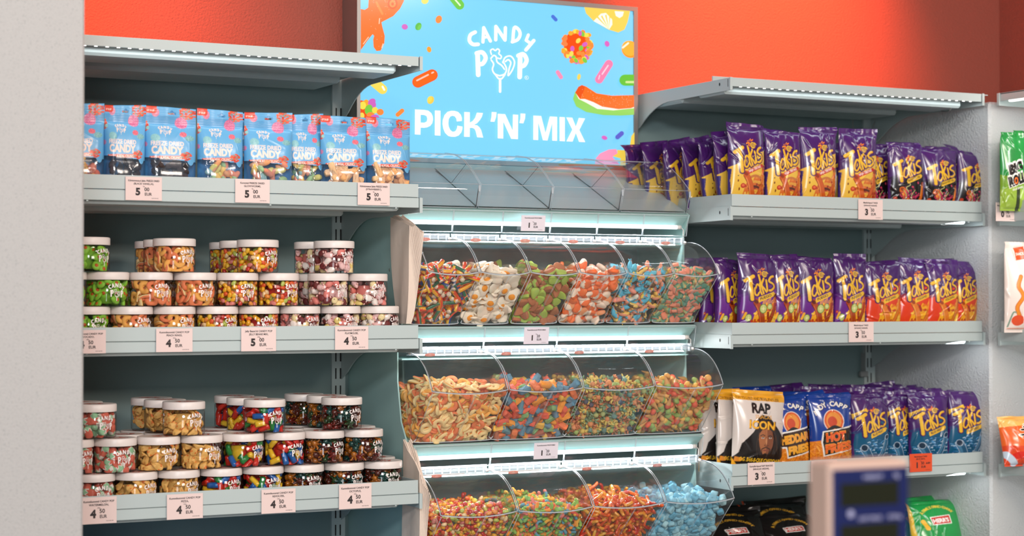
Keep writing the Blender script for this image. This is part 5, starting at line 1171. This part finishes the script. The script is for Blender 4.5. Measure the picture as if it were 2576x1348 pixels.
for i, (xl, xr, yt, tf, ry, Y) in enumerate(((2140, 2234, 985, .7, -.01, 3.742), (2226, 2300, 984, .2, .02, 3.775), (2286, 2382, 984, .4, -.01, 3.742), (2380, 2468, 979, .9, .05, 3.744))):
    put_bag('blue', i, xl, xr, yt, D4, Y, b_ + ', %s from left in the front row' % o[i], rz=(.02, .0, -.03, -.05)[i], ry=ry, topfold=tf)
k = 0
for row, (Y, xs, yt) in enumerate(((3.83, (2105, 2185, 2260, 2340, 2415), 975), (3.90, (2060, 2140, 2215, 2290, 2365), 968), (3.97, (2030, 2105, 2180, 2255, 2325), 964), (4.04, (1990, 2065, 2140, 2215, 2285), 960))):
    for i, x in enumerate(xs):
        put_bag('blue', (i + row) % 4, x - 42, x + 42, yt + 3 * ((i * 7 + row) % 3), D4, Y, 'purple crisp bag packed behind, %s rank, %s from left' % (['second', 'third', 'fourth', 'fifth'][row], o[i]), ry=.06 * ((i * 5 + row) % 3 - 1), topfold=[-1.2, .8, 1.4][(i + row) % 3], group='purple bags packed behind on the lower bag shelf'); k += 1
# ---- lowest right shelf
for i, (xl, xr, yt, Y, rx) in enumerate(((1800, 1975, 1318, 3.80, -.55), (1960, 2110, 1322, 3.80, -.6), (1790, 1960, 1296, 3.89, -.45), (1905, 2085, 1290, 3.90, -.5), (1770, 1925, 1287, 3.98, -.3), (1890, 2060, 1279, 3.99, -.28))):
    put_bag('black', i % 3, xl, xr, yt, D5, Y, 'black glossy crisp bag with orange trim on the lowest shelf, %s of the pile' % ['front left', 'front right', 'middle left', 'middle right', 'back left', 'back right'][i], rx=rx, topfold=.8 - .3 * i, zfix=(.2, .2, .2, .2, .2, .2)[i] * 0 + {0: .88, 1: .86, 2: .86, 3: .90, 4: .80, 5: .83}[i])
for i, (xl, xr, yt, Y, rx) in enumerate(((2304, 2432, 1303, 3.80, -.2), (2262, 2385, 1300, 3.88, -.15))):
    put_bag('green', i, xl, xr, yt, D5, Y, 'glossy green crisp bag beside the scale display, %s one' % ['front', 'rear'][i], rx=rx, topfold=.8)

# ---- side unit goods
def roll_art(A):
    A.poly([(-2, 110), (40, 120), (80, 104), (113, 112), (113, 206), (-2, 206)], (120, 160, 40)); A.poly([(-2, 150), (50, 140), (113, 158), (113, 206), (-2, 206)], (150, 180, 60))
    A.ell(52, 60, 20, 22, (40, 130, 60)); A.text('BIG', 55, 104, 26, (246, 240, 230), -14, .12, wid=62); A.text('BIG', 55, 104, 23, (20, 18, 16), -14, .08, wid=58); A.text('ROLL', 60, 134, 26, (246, 240, 230), -14, .12, wid=72); A.text('ROLL', 60, 134, 23, (20, 18, 16), -14, .08, wid=68)
    A.ell(52, 126, 8, 9, (226, 110, 40)); A.ell(52, 126, 4, 4.5, (60, 20, 10)); A.line([(62, 150), (66, 204)], 14, (50, 60, 30)); A.text('GRILLED SEAWEED', 60, 148, 5, (246, 240, 230), -12, .02, wid=44)
def noodle_art(A):
    A.poly([(20, 14), (46, 10), (48, 38), (22, 42)], (236, 84, 34)); A.text('SNACK', 34, 30, 6, (250, 236, 226), -6, .02, wid=20)
    for x in (30, 58, 84): A.line([(x, 78), (x - 6, 100), (x + 4, 122), (x - 8, 146), (x - 2, 166)], 9, (206, 100, 20)); A.line([(x, 78), (x - 6, 100), (x + 4, 122), (x - 8, 146), (x - 2, 166)], 6, (236, 140, 40))
    A.ell(26, 176, 14, 12, (226, 80, 40)); A.ell(56, 176, 14, 12, (40, 50, 130)); A.line([(6, 194), (106, 194)], 2, (226, 110, 60)); A.line([(6, 190), (14, 160), (20, 158)], 3, (120, 150, 130))
def shin_art(A):
    A.poly([(-2, -2), (113, -2), (113, 40), (-2, 46)], (250, 190, 100)); A.poly([(-2, 120), (40, 130), (70, 116), (113, 130), (113, 206), (-2, 206)], (226, 70, 24)); K = (24, 16, 16)
    for P in ([(52, 40), (70, 44)], [(40, 62), (90, 54)], [(48, 50), (54, 76)], [(78, 48), (70, 74)], [(34, 84), (94, 76)], [(62, 70), (60, 120)], [(44, 98), (82, 92)]): A.line(P, 12, (246, 230, 210))
    for P in ([(52, 40), (70, 44)], [(40, 62), (90, 54)], [(48, 50), (54, 76)], [(78, 48), (70, 74)], [(34, 84), (94, 76)], [(62, 70), (60, 120)], [(44, 98), (82, 92)]): A.line(P, 7, K)
    A.text('SHIN', 84, 118, 9, (250, 220, 60), 0, .03, wid=24); A.poly([(40, 140), (56, 122), (66, 150), (60, 170), (44, 168)], K); A.ell(30, 164, 18, 14, (220, 40, 24)); A.ell(74, 172, 22, 16, (200, 50, 30)); A.ell(100, 160, 20, 22, (220, 226, 236)); A.line([(0, 150), (20, 196)], 14, (200, 216, 232))
KINDS['roll'] = (plainbag((36, 140, 62), roll_art), .10, .22, .03, (36, 140, 62), M_BAGF); KINDS['noodle'] = (plainbag((240, 224, 214), noodle_art), .13, .24, .045, (240, 224, 214), M_POUCH); KINDS['shin'] = (plainbag((240, 104, 34), shin_art), .13, .16, .06, (240, 104, 34), M_BAGF)
def side_bag(kind, var, xl, yt, deck, Y, label, w, rz, rx=0.0, ry=0.0, zs=1.0, topfold=0.2, cat='snack bag', name='snack_bag'):
    art, w0, h, t, back, fm = KINDS[kind]; ms = bag_proto(kind, var, w0, h, t, art, back, fm, topfold); a = pix(xl, yt, Y)
    d = w / 2 * math.cos(rz)
    e = empty(name, (a[0] + d, Y - w / 2 * math.sin(rz) * 0, deck), label, cat); e.rotation_euler = (rx, ry, rz); zt = a[2]
    e.scale = (w / w0, 1, (zt - deck) / h * zs)
    for nm, me in zip(('film_front', 'top_seal', 'film_back'), ms): link(nm, me, e)
side_bag('roll', 0, 2518, 330, D2, 3.58, 'green seaweed roll packet standing on the side unit at the right edge', .085, -.12, name='seaweed_roll_pack')
side_bag('roll', 1, 2548, 326, D2, 3.63, 'second green seaweed roll packet half hidden behind the first', .085, -.1, name='seaweed_roll_pack')
side_bag('noodle', 0, 2530, 607, D3, 3.57, 'tall white snack pouch with orange wavy noodles at the right edge', .14, -.1, name='snack_pouch')
side_bag('shin', 0, 2532, 1046, D4, 3.57, 'orange noodle snack bag leaning back at the right edge', .15, -.1, rx=-.25, name='noodle_bag')
price_tag(2505, 2555, 509, 557, 'Merevetikate suupiste TAO KAE', 'NOI BIG ROLL', '3g', '0', '70', 'price card reading 0.70 on the side unit at the right edge', Y=3.60)

# ================================================================ freeze dried candy pouches
def pouch_art():
    B = (104, 176, 222); A = Art(110, 176, 112, 180, B); W_ = (248, 222, 208); r = np.random.default_rng(2)
    def wy(P): P[:, 1] = np.where(P[:, 1] < 40, P[:, 1], 40 + (P[:, 1] - 40) * .74); return P
    A.warp = viswarp(110, 21, 5, .98, .6, wy)
    def orb(x, y, rr, c, sp_): 
        A.ell(x, y, rr, rr, c)
        for _ in range(int(rr * 5)):
            a, q = r.uniform(0, 6.28), rr * math.sqrt(r.random()) * .95; A.ell(x + q * math.cos(a), y + q * math.sin(a), .9, .7, sp_)
    def clus(x, y, rr):
        for _ in range(int(rr * 6)):
            a, q = r.uniform(0, 6.28), rr * math.sqrt(r.random()); A.ell(x + q * math.cos(a), y + q * math.sin(a), r.uniform(1.6, 3), r.uniform(1.4, 2.6), [(226, 74, 34), (206, 56, 26), (240, 96, 50), (236, 84, 40), (120, 150, 140)][r.integers(5)])
    A.poly([(-2, 18), (112, 18), (112, 34), (-2, 34)], (88, 158, 206)); A.line([(0, 36), (110, 36)], .8, (60, 130, 180)); A.line([(0, 39), (110, 39)], .8, (130, 196, 230))
    orb(33, 12, 9, (214, 120, 150), (236, 160, 180)); A.poly([(3, -1), (36, -1), (36, 10), (33, 14), (3, 14)], (226, 66, 34)); A.text('KEEP SEALED', 20, 10, 3.6, W_, 0, .03, wid=22)
    clus(98, 12, 13); orb(88, 32, 13, (210, 110, 150), (236, 150, 180)); clus(2, 42, 13); orb(12, 46, 5, (130, 190, 190), (160, 210, 205)); orb(30, 74, 11, (134, 190, 196), (150, 206, 208)); orb(90, 62, 7.5, (226, 100, 120), (240, 140, 150)); orb(102, 72, 8, (120, 176, 180), (150, 200, 200)); orb(3, 92, 7, (214, 110, 150), (236, 150, 180))
    A.logo(53, 54, 30, W_, 1.0)
    A.text('FREEZE DRIED', 55, 95, 12, W_, 0, .03, wid=72); A.text('CANDY', 55, 118, 20, W_, 0, .05, wid=70)
    A.poly([(16, 126), (92, 122), (92, 132), (16, 136)], (228, 66, 34)); A.text('PACKS A REAL CRUNCH', 54, 133, 7.5, W_, -2.5, .03, wid=70); clus(95, 124, 11); clus(14, 214, 12); orb(86, 214, 8, (226, 120, 140), (240, 150, 160))
    return A.grid()
PA = pouch_art()
def pouch_mesh(var):
    w, h, t, nu, nv = .112, .176, .042, 112, 180
    G = bag_surface(w, h, t, 40 + var, nu, nv, -1, .21, bot=.0, creases=8, ex=5, amp=.45, narrow=.02)
    v = np.linspace(0, 1, nv + 1)[:, None]; G[..., 1] -= .012 * np.clip(1 - v * 3, 0, 1) * (1 - np.abs(np.linspace(-1, 1, nu + 1))[None] ** 4)
    zc = (np.arange(nv) + .5) / nv; xc = (np.arange(nu) + .5) / nu * 2 - 1
    Z, X = np.meshgrid(zc, xc, indexing='ij')
    hole = (np.abs(Z - .925) < .013) & (np.abs(X - .02) < .17); hole |= ((X - .02) / .07) ** 2 + ((Z - .938) / .022) ** 2 < 1
    win = (Z < .375 - .02 * X) & (Z > .012 + .0 * X)
    clus = ((X - .72) ** 2 + ((Z - .42) / .62) ** 2 < .030) | ((X + .74) ** 2 + ((Z - .03) / .62) ** 2 < .035) | ((X - .56) ** 2 + ((Z - .03) / .62) ** 2 < .014)
    win &= ~clus
    me = grid_mesh('film_front', G, up1(PA), [M_POUCH, M_FILM], hole, win.astype(int))
    B = bag_surface(w, h, t, 40 + var, 28, 45, 1, .21, bot=.0, creases=3, ex=5, amp=.45, narrow=.02)
    zb = (np.arange(45) + .5) / 45; xb = (np.arange(28) + .5) / 28 * 2 - 1; Zb, Xb = np.meshgrid(zb, xb, indexing='ij')
    Cb = np.zeros((46, 29, 3)); Cb[:] = lin((70, 140, 196)); me2 = grid_mesh('film_back', B, Cb, [M_POUCH], (np.abs(Zb - .925) < .016) & (np.abs(Xb) < .16), flip=True)
    return me, me2
PM = [pouch_mesh(i) for i in range(4)]
def dried(kind, seed):
    R = np.random.default_rng(seed); m = MB()
    for i in range(30):
        x, z = R.uniform(-.036, .036), R.uniform(.008, .066); y = R.uniform(-.016, -.002)
        if kind == 'black': V, F = superq(R.uniform(.008, .016), .007, .006, .6, .7, 6, 9); V += R.normal(0, .0008, V.shape); c = [(54, 46, 44), (70, 56, 52), (40, 36, 38)][R.integers(3)]
        elif kind == 'worm':
            V, F = superq(R.uniform(.011, .017), .0068, .0066, .9, 1, 8, 12); V[:, 2] += R.uniform(-30, 30) * V[:, 0] ** 2; c = [(246, 200, 100), (236, 150, 120), (170, 206, 150), (150, 190, 190), (240, 170, 120), (226, 214, 120)][R.integers(6)]
        elif kind == 'straw': V, F = superq(R.uniform(.012, .020), .0066, .0064, .25, .3, 6, 10); V += R.normal(0, .0004, V.shape); c = [(250, 196, 140), (246, 184, 124), (252, 206, 156)][R.integers(3)]
        else: V, F = superq(.009, .008, .008, .9, 1, 6, 10); V += R.normal(0, .0006, V.shape); c = [(240, 140, 110), (250, 170, 130), (230, 120, 90), (246, 190, 90)][R.integers(4)]
        M_ = rot_to((0, -1, .2), R, .5); m.add(V @ M_.T + (x, y, z), F, lin(c))
    o_ = m.obj('freeze_dried_candy', M_SUGAR); me = o_.data; bpy.data.objects.remove(o_); return me
def put_pouch(i, xl, xr, yt, Y, kind, label, rz=0.0, ry=0.0, rx=0.0):
    a = pix(xl, yt, Y); b = pix(xr, yt, Y); e = empty('candy_pouch', ((a[0] + b[0]) / 2, Y, D2), label, 'candy pouch'); e.rotation_euler = (rx, ry, rz)
    e.scale = ((b[0] - a[0]) / .112 / math.cos(rz), 1, ((a[2] + b[2]) / 2 - D2) / .176)
    link('film_front', PM[i % 4][0], e); link('film_back', PM[i % 4][1], e); c = link('freeze_dried_candy', dried(kind, i * 3 + 1), e); c['kind'] = 'stuff'
    return e
pl = 'sky-blue freeze dried candy pouch '
for i, (xl, xr, yt, kd, lb) in enumerate(((140, 262, 260, 'clus', 'with pink clusters, half hidden by the pillar'), (259, 363, 264, 'black', 'with dark pieces, left of the two dark ones'), (364, 491, 270, 'black', 'with dark pieces, right of the two dark ones'),
        (496, 611, 277, 'worm', 'with pastel pieces, left of the front three'), (613, 733, 283, 'worm', 'with pastel pieces, middle of the front three'), (722, 812, 287, 'worm', 'with pastel pieces, partly behind its neighbour'),
        (808, 922, 293, 'straw', 'with cream sticks, second from the right end'), (922, 1031, 298, 'straw', 'with cream sticks, at the right end of the shelf'))):
    put_pouch(i, xl, xr, yt, 3.742 + (.02 if i == 5 else 0), kd, pl + lb, rz=(.0, .02, -.03, .03, .0, .0, -.02, .02)[i], ry=(0, .02, .01, .0, .01, .0, -.01, .0)[i])
for i, (xl, xr, yt, kd, lb) in enumerate(((330, 450, 276, 'black', 'in the second row behind the dark ones'), (500, 616, 284, 'worm', 'in the second row, red lettering showing between two pastel ones'), (560, 676, 286, 'worm', 'in the second row behind the middle pastel one'),
        (700, 810, 292, 'worm', 'in the second row near the sign'), (860, 960, 300, 'straw', 'in the second row behind the cream stick ones'), (230, 340, 270, 'black', 'in the second row near the pillar'))):
    put_pouch(i + 1, xl, xr, yt, 3.80, kd, pl + lb, rz=.02 * (i % 3 - 1))

# ================================================================ jars
JR, JH = .0445, .0708
JF = {}
def jar_fill(kind, var):
    fn, N, rad = dict(avocado=(C_avocado, 46, .0085), ring=(C_ring, 46, .0085), bean=(C_bean, 190, .0050), mouse=(C_mouse, 50, .0080), melon=(C_melon, 54, .0078), pizza=(C_pizza, 46, .0088), twist=(C_twist, 44, .0086), octopus=(C_glassocto, 60, .0078))[kind]
    mt = dict(avocado=M_MATTE, ring=M_SUGAR, bean=M_GLOSS, mouse=M_MATTE, melon=M_SUGAR, pizza=M_MATTE, twist=M_GLOSS, octopus=M_GEL)[kind]
    R = np.random.default_rng(hash_(kind) + var); P = R.uniform(-1, 1, (N, 3)) * (JR, JR, .024) + (0, 0, .028); RR = JR - .0030 - rad * .75
    def pj(P):
        P = P.copy(); r = np.hypot(P[:, 0], P[:, 1]) + 1e-9; lo = JR * .40; s = np.clip(r, lo, RR) / r; P[:, :2] *= s[:, None]; P[:, 2] = np.clip(P[:, 2], rad * .7, .0505 - rad * .3); return P
    P = relax(P, rad * .9, pj, 30); m = MB()
    for p in P:
        V, F, C, _, th = fn(R); n = np.array([p[0], p[1], 0]) / (np.hypot(p[0], p[1]) + 1e-9); M_ = rot_to(n, R, .45); V = V @ M_.T + p
        r = np.hypot(V[:, 0], V[:, 1]); s = np.minimum(1, (JR - .0028) / np.maximum(r, 1e-6)); V[:, :2] *= s[:, None]; V[:, 2] = np.clip(V[:, 2], .0015, .054)
        m.add(V, F, C)
    if kind not in ('octopus',): m.lathe([(.0001, .006), (.026, .006), (.026, .044), (.0001, .046)], 14, col=m.C[0] * .8)
    o_ = m.obj('candy_filling', mt); me = o_.data; bpy.data.objects.remove(o_); return me
def mesh_only(m, name, mats, **k):
    o_ = m.obj(name, mats, **k); me = o_.data; bpy.data.objects.remove(o_); return me
m = MB(); m.lathe([(.0001, .0010), (JR - .004, .0010), (JR - .0012, .0034), (JR - .0008, .006), (JR - .0008, .0500), (JR - .003, .0540), (JR - .006, .0560)], 48); ME_JAR = mesh_only(m, 'jar_body', M_JARG)
m = MB(); pr = [(JR - .004, .0545), (JR - .0002, .0548), (JR, .0558), (JR, .0682), (JR - .0010, .0700), (JR - .0030, .0706), (JR - .006, .0702), (.0001, .0702)]; m.lathe(pr, 64)
V = m.V[0]; ME_LID = mesh_only(m, 'lid', M_WPLAST, auto=50)
m = MB(); kx = .036 / 540
for P in logo_polys(3):
    a = (P[:, 0] - 1215) * kx / JR; z = .030 - (P[:, 1] - 470) * kx; r = JR + .00025
    V = np.stack([r * np.sin(a), -r * np.cos(a), z], 1); m.add(V, [tuple(range(len(V)))[::-1]])
ME_LOGO = mesh_only(m, 'printed_logo', mat('jar_print_white', (250, 240, 236), .6), smooth=False)
m = MB(); kx = .046 / 540
for P in logo_polys(3): V = np.stack([(P[:, 0] - 1215) * kx, -(P[:, 1] - 480) * kx, np.full(len(P), .0704)], 1); m.add(V, [tuple(range(len(V)))[::-1]])
ME_TOP = mesh_only(m, 'lid_print', mat('lid_print_orange', (232, 96, 60), .6), smooth=False)
cnames = dict(avocado='green avocados', ring='orange rings', bean='jelly beans', mouse='pink-yellow mice', melon='watermelon sweets', pizza='tan pizza sweets', twist='coloured twists', octopus='dark octopus jellies')
FILLS = {k: [jar_fill(k, v) for v in range(3)] for k in cnames}
nj = 0
def put_jar(cx, Y, level, deck, kind, label, rot=None):
    global nj
    X = pix(cx, 749, Y)[0]; e = empty('candy_jar', (X, Y, deck + level * JH), label, 'jar'); R = random.Random(nj * 7 + 3)
    e.rotation_euler = (0, 0, (R.uniform(.18, .62) if rot is None else rot))
    b = link('jar_body', ME_JAR, e); link('printed_logo', ME_LOGO, b); l = link('lid', ME_LID, e); lp = link('lid_print', ME_TOP, l); lp.rotation_euler = (0, 0, R.uniform(0, 6))
    f = link('candy_filling', FILLS[kind][nj % 3], e); f['kind'] = 'stuff'; f.rotation_euler = (0, 0, R.uniform(0, 6.28)); nj += 1
    return e
J1 = 'white-lidded jar of '
def jarrow(cs, Y, lvl, deck, kind_of, rown, shelfn, back=''):
    for i, c in enumerate(cs):
        kd = kind_of(c); same = [q for q in cs if kind_of(q) == kd]; n = same.index(c); w = '' if len(same) == 1 else ', ' + (['first', 'second', 'third', 'fourth'][n])
        put_jar(c, Y, lvl, deck, kd, J1 + cnames[kd] + w + ', ' + rown + back + ', ' + shelfn)
ku = lambda c: 'avocado' if c < 318 else 'ring' if c < 545 - (60 if False else 0) else 'bean' if c < 760 else 'mouse'
kb = lambda c: 'avocado' if c < 260 else 'ring' if c < 470 else 'bean' if c < 720 else 'mouse'
YJ = 3.742
jarrow([222, 330, 438, 546, 650, 754, 856, 953], YJ, 0, D3, kb, 'bottom row', 'upper jar shelf')
jarrow([162, 269, 380, 490, 597, 700, 825, 924], YJ, 1, D3, ku, 'middle row', 'upper jar shelf')
jarrow([221, 438, 648, 840], YJ, 2, D3, ku, 'top row', 'upper jar shelf')
jarrow([245, 352, 460, 562, 664, 762, 858], YJ + .093, 0, D3, kb, 'bottom row, second rank', 'upper jar shelf')
jarrow([290, 400, 505, 605, 702, 795, 880], YJ + .093, 1, D3, ku, 'middle row, second rank', 'upper jar shelf')
jarrow([413, 603, 790], YJ + .088, 2, D3, ku, 'top row, second rank', 'upper jar shelf')
jarrow([390, 576], YJ + .20, 2, D3, lambda c: 'ring' if c < 500 else 'bean', 'top row, third rank', 'upper jar shelf')
jarrow([388, 405, 573, 590], YJ + .186, 1, D3, lambda c: 'ring' if c < 500 else 'bean', 'middle row, third rank', 'upper jar shelf') if False else None
for c, kd in ((390, 'ring'), (576, 'bean')):
    for lv, ln in ((0, 'bottom'), (1, 'middle')): put_jar(c, YJ + .20, lv, D3, kd, J1 + cnames[kd] + ', third rank, ' + ln + ' row, upper jar shelf')
kl = lambda c: 'melon' if c < 292 else 'pizza' if c < 510 else 'twist' if c < 713 + 10 else 'octopus'
kt = lambda c: 'melon' if c < 300 else 'pizza' if c < 520 else 'twist' if c < 730 else 'octopus'
jarrow([236, 343, 450, 557, 662, 764, 865, 962], YJ, 0, D4, kl, 'bottom row', 'lower jar shelf')
jarrow([182, 290, 400, 507, 612, 716, 815, 913], YJ, 1, D4, lambda c: 'melon' if c < 300 else 'pizza' if c < 520 else 'twist' if c < 730 else 'octopus', 'middle row', 'lower jar shelf')
jarrow([239, 463, 666, 860], YJ, 2, D4, kt, 'top row', 'lower jar shelf')
jarrow([240, 350, 460, 566, 666, 762, 856, 945], YJ + .093, 0, D4, kl, 'bottom row, second rank', 'lower jar shelf')
jarrow([200, 310, 415, 520, 620, 715, 808, 895], YJ + .093, 1, D4, lambda c: 'melon' if c < 300 else 'pizza' if c < 510 else 'twist' if c < 712 else 'octopus', 'middle row, second rank', 'lower jar shelf')
jarrow([205, 416, 622, 822], YJ + .088, 2, D4, kt, 'top row, second rank', 'lower jar shelf')
jarrow([250, 355, 455, 555, 650, 745], YJ + .186, 1, D4, lambda c: 'melon' if c < 300 else 'pizza' if c < 500 else 'twist' if c < 700 else 'octopus', 'middle row, third rank', 'lower jar shelf')
jarrow([250, 355, 455, 555, 650, 745], YJ + .186, 0, D4, lambda c: 'melon' if c < 300 else 'pizza' if c < 500 else 'twist' if c < 700 else 'octopus', 'bottom row, third rank', 'lower jar shelf')
jarrow([382, 590, 765], YJ + .176, 2, D4, lambda c: 'pizza' if c < 450 else 'twist' if c < 700 else 'octopus', 'top row, third rank', 'lower jar shelf')

# ================================================================ flat blue boxes on the lowest left shelf
M_BOX = mat('blue_carton', (48, 136, 190), .4, coat=.2); M_BOXR = mat('carton_red', (214, 78, 54), .5); M_BOXG = mat('carton_pale', (176, 196, 200), .5)
def carton(x0, x1, y0, y1, z0, z1, label, dots):
    t = empty('flat_carton', ((x0 + x1) / 2, (y0 + y1) / 2, z0), label, 'box'); w, d, h = (x1 - x0) / 2, (y1 - y0) / 2, z1 - z0
    MB().box(-w, w, -d, d, 0, h, bev=.0015).obj('carton_body', M_BOX, t, smooth=False)
    m = MB(); m.box(-w + .002, w - .002, -d - .0004, -d, h - .006, h - .001).obj('red_edge_strip', M_BOXR, t, smooth=False)
    m = MB(); g = MB()
    for i, (x, y, rx, ry, c) in enumerate(dots):
        V = [(a, b, h + .0003) for a, b in disc(x * w, y * d, rx, ry, 0, 18)]; (m if c else g).add(V, [tuple(range(18))])
    m.obj('red_dots', M_BOXR, t, smooth=False); g.obj('pale_dots', M_BOXG, t, smooth=False)
z0 = D5; TB = .845
carton(.89, 1.06, 3.90, 4.13, z0, TB - .012, 'flat blue carton at the far left of the lowest shelf', [(.2, -.4, .012, .01, 0)])
carton(1.075, 1.44, 3.93, 4.14, z0, TB - .004, 'wide blue carton at the back of the lowest left shelf', [(-.5, -.2, .02, .016, 0), (.5, .3, .012, .01, 1)])
carton(1.075, 1.47, 3.715, 3.92, z0, TB - .006, 'wide blue carton in front of the one at the back', [(-.3, .4, .02, .014, 1), (.4, .2, .014, .01, 0), (.1, -.2, .008, .006, 1)])
carton(1.475, 1.655, 4.00, 4.14, z0, TB, 'small blue dotted carton at the back beside the cabinet', [(-.3, .1, .016, .010, 1), (.4, -.3, .008, .006, 1), (.1, .5, .014, .008, 0)])
carton(1.48, 1.660, 3.72, 3.99, z0, TB - .004, 'blue dotted carton in front beside the cabinet', [(-.4, .6, .018, .012, 1), (.1, .75, .012, .007, 0), (.5, .5, .016, .008, 0), (-.1, .3, .006, .005, 1), (.4, .1, .010, .006, 1)])

# ================================================================ paper bags hanging at the cabinet's left edge
def paper_stack(X0, X1, Yn, Yf, z0, z1, n, labels, slope, pinch, seed):
    R = random.Random(seed)
    for i in range(n):
        s = i / (n - 1); K = 14; J = 6; V = []; th = (X1 - X0) / n * .72
        for side in (0, 1):
            for a in range(K + 1):
                v = a / K; z = z0 + (z1 - z0) * v; pw = 1 - pinch * (1 - v) ** 1.5
                for b in range(J + 1):
                    u = b / J                              # 0 near, 1 far
                    y = Yn + (Yf - Yn) * (u * pw + (1 - pw) * .45) - .004 * s
                    x = X0 + (X1 - X0) * s * (.35 + .65 * v ** .5) + th * side + .003 * math.sin(v * 4 + seed) * (1 - v) + .0015 * math.sin(9 * u + 5 * v + i * .3)
                    zz = z - slope * (1 - u) * v ** 4 * (z1 - z0) * (.6 + .5 * s) - .004 * math.sin(s * 9 + seed) * v ** 6
                    V.append((x - X0, y - Yn, zz - z0))
        N = (K + 1) * (J + 1); id_ = lambda sd, a, b: sd * N + a * (J + 1) + b; F = []
        for a in range(K):
            for b in range(J):
                F.append((id_(0, a, b), id_(0, a, b + 1), id_(0, a + 1, b + 1), id_(0, a + 1, b))[::-1] if False else (id_(0, a, b + 1), id_(0, a, b), id_(0, a + 1, b), id_(0, a + 1, b + 1))[::-1]); F.append((id_(1, a, b), id_(1, a, b + 1), id_(1, a + 1, b + 1), id_(1, a + 1, b))[::-1])
            F.append((id_(0, a, 0), id_(0, a + 1, 0), id_(1, a + 1, 0), id_(1, a, 0))); F.append((id_(0, a, J), id_(1, a, J), id_(1, a + 1, J), id_(0, a + 1, J)))
        for b in range(J): F.append((id_(0, K, b), id_(0, K, b + 1), id_(1, K, b + 1), id_(1, K, b))); F.append((id_(0, 0, b), id_(1, 0, b), id_(1, 0, b + 1), id_(0, 0, b + 1)))
        m = MB().add(V, F); o_ = m.obj('paper_bag', M_KRAFT, loc=(X0, Yn, z0), auto=60)
        tag(o_, labels[0] if i == 0 else labels[1], 'paper bag', labels[2])
paper_stack(1.671, 1.701, 3.725, 3.838, 1.392, 1.637, 15, ('cream paper bag, outermost face of the upper hanging stack', 'cream paper bag showing only its edge in the upper stack', 'paper bags in the upper stack'), .16, .55, 1)
paper_stack(1.686, 1.709, 3.705, 3.80, .80, 1.128, 9, ('cream paper bag, outermost face of the lower hanging stack', 'cream paper bag showing only its edge in the lower stack', 'paper bags in the lower stack'), .34, .12, 4)

# ================================================================ scale display close to the lens
def screen_unit():
    dist = 2.0; r = fw + rt * (2176 - CX) / FPX - upv * (1350 - CY) / FPX; c = CPOS + r * dist
    t = empty('scale_display', tuple(c), 'blurred beige scale display head with dark blue face in front of the crisp shelves', 'scale display'); yaw = -YAW + .45; t.rotation_euler = (0, 0, yaw)
    BG = mat('display_casing', (196, 164, 148), .5); NB = mat('display_blue', (14, 26, 78), .35); LC = mat('lcd_glass', (30, 32, 20), .2); TXT = mat('display_print', (150, 150, 180), .5)
    w, h0, h1, d = .061, -.30, .082, .040
    MB().box(-w + .014, w, 0, d, h0, h1, bev=.004).obj('casing', BG, t, smooth=False)
    MB().box(-w + .018, w - .003, -.0015, .0006, h0 + .01, h1 - .008, bev=.0012).obj('face_panel', NB, t, smooth=False)
    for k, (za, zb) in enumerate(((.034, .059), (-.004 - .02, .014), (-.07, -.042))):
        MB().box(-.033, .044, -.0022, -.0012, za, zb, bev=.0004).obj('lcd_window', LC, t, smooth=False)
    def tx(s, x, z, hh):
        V, F = text2d(s, .03); m = MB(); m.add([(x + v[0] * hh, -.0019, z + v[1] * hh) for v in V], F); m.obj('panel_print', TXT, t, smooth=False)
    tx('WEIGHT', -.004, .0625, .0048); tx('kg', .038, .0635, .0052); tx('UNIT PRICE', -.010, .0180, .0042); tx('EUR/kg', .030, .0185, .0042)
    m = MB(); m.add([(x, -.0019, z) for x, z in disc(-.020, .026, .0042, .0042)], [tuple(range(20))[::-1]]); m.obj('indicator', TXT, t, smooth=False)
    MB().tube([(0, d * .5, h0 + .01), (0, d * .5, -.48)], .018, 20).obj('pole', BG, t)
    MB().box(-.14, .14, -.06, .16, -.55, -.47, bev=.01).obj('scale_body', BG, t, smooth=False)
screen_unit()
bpy.context.view_layer.update()
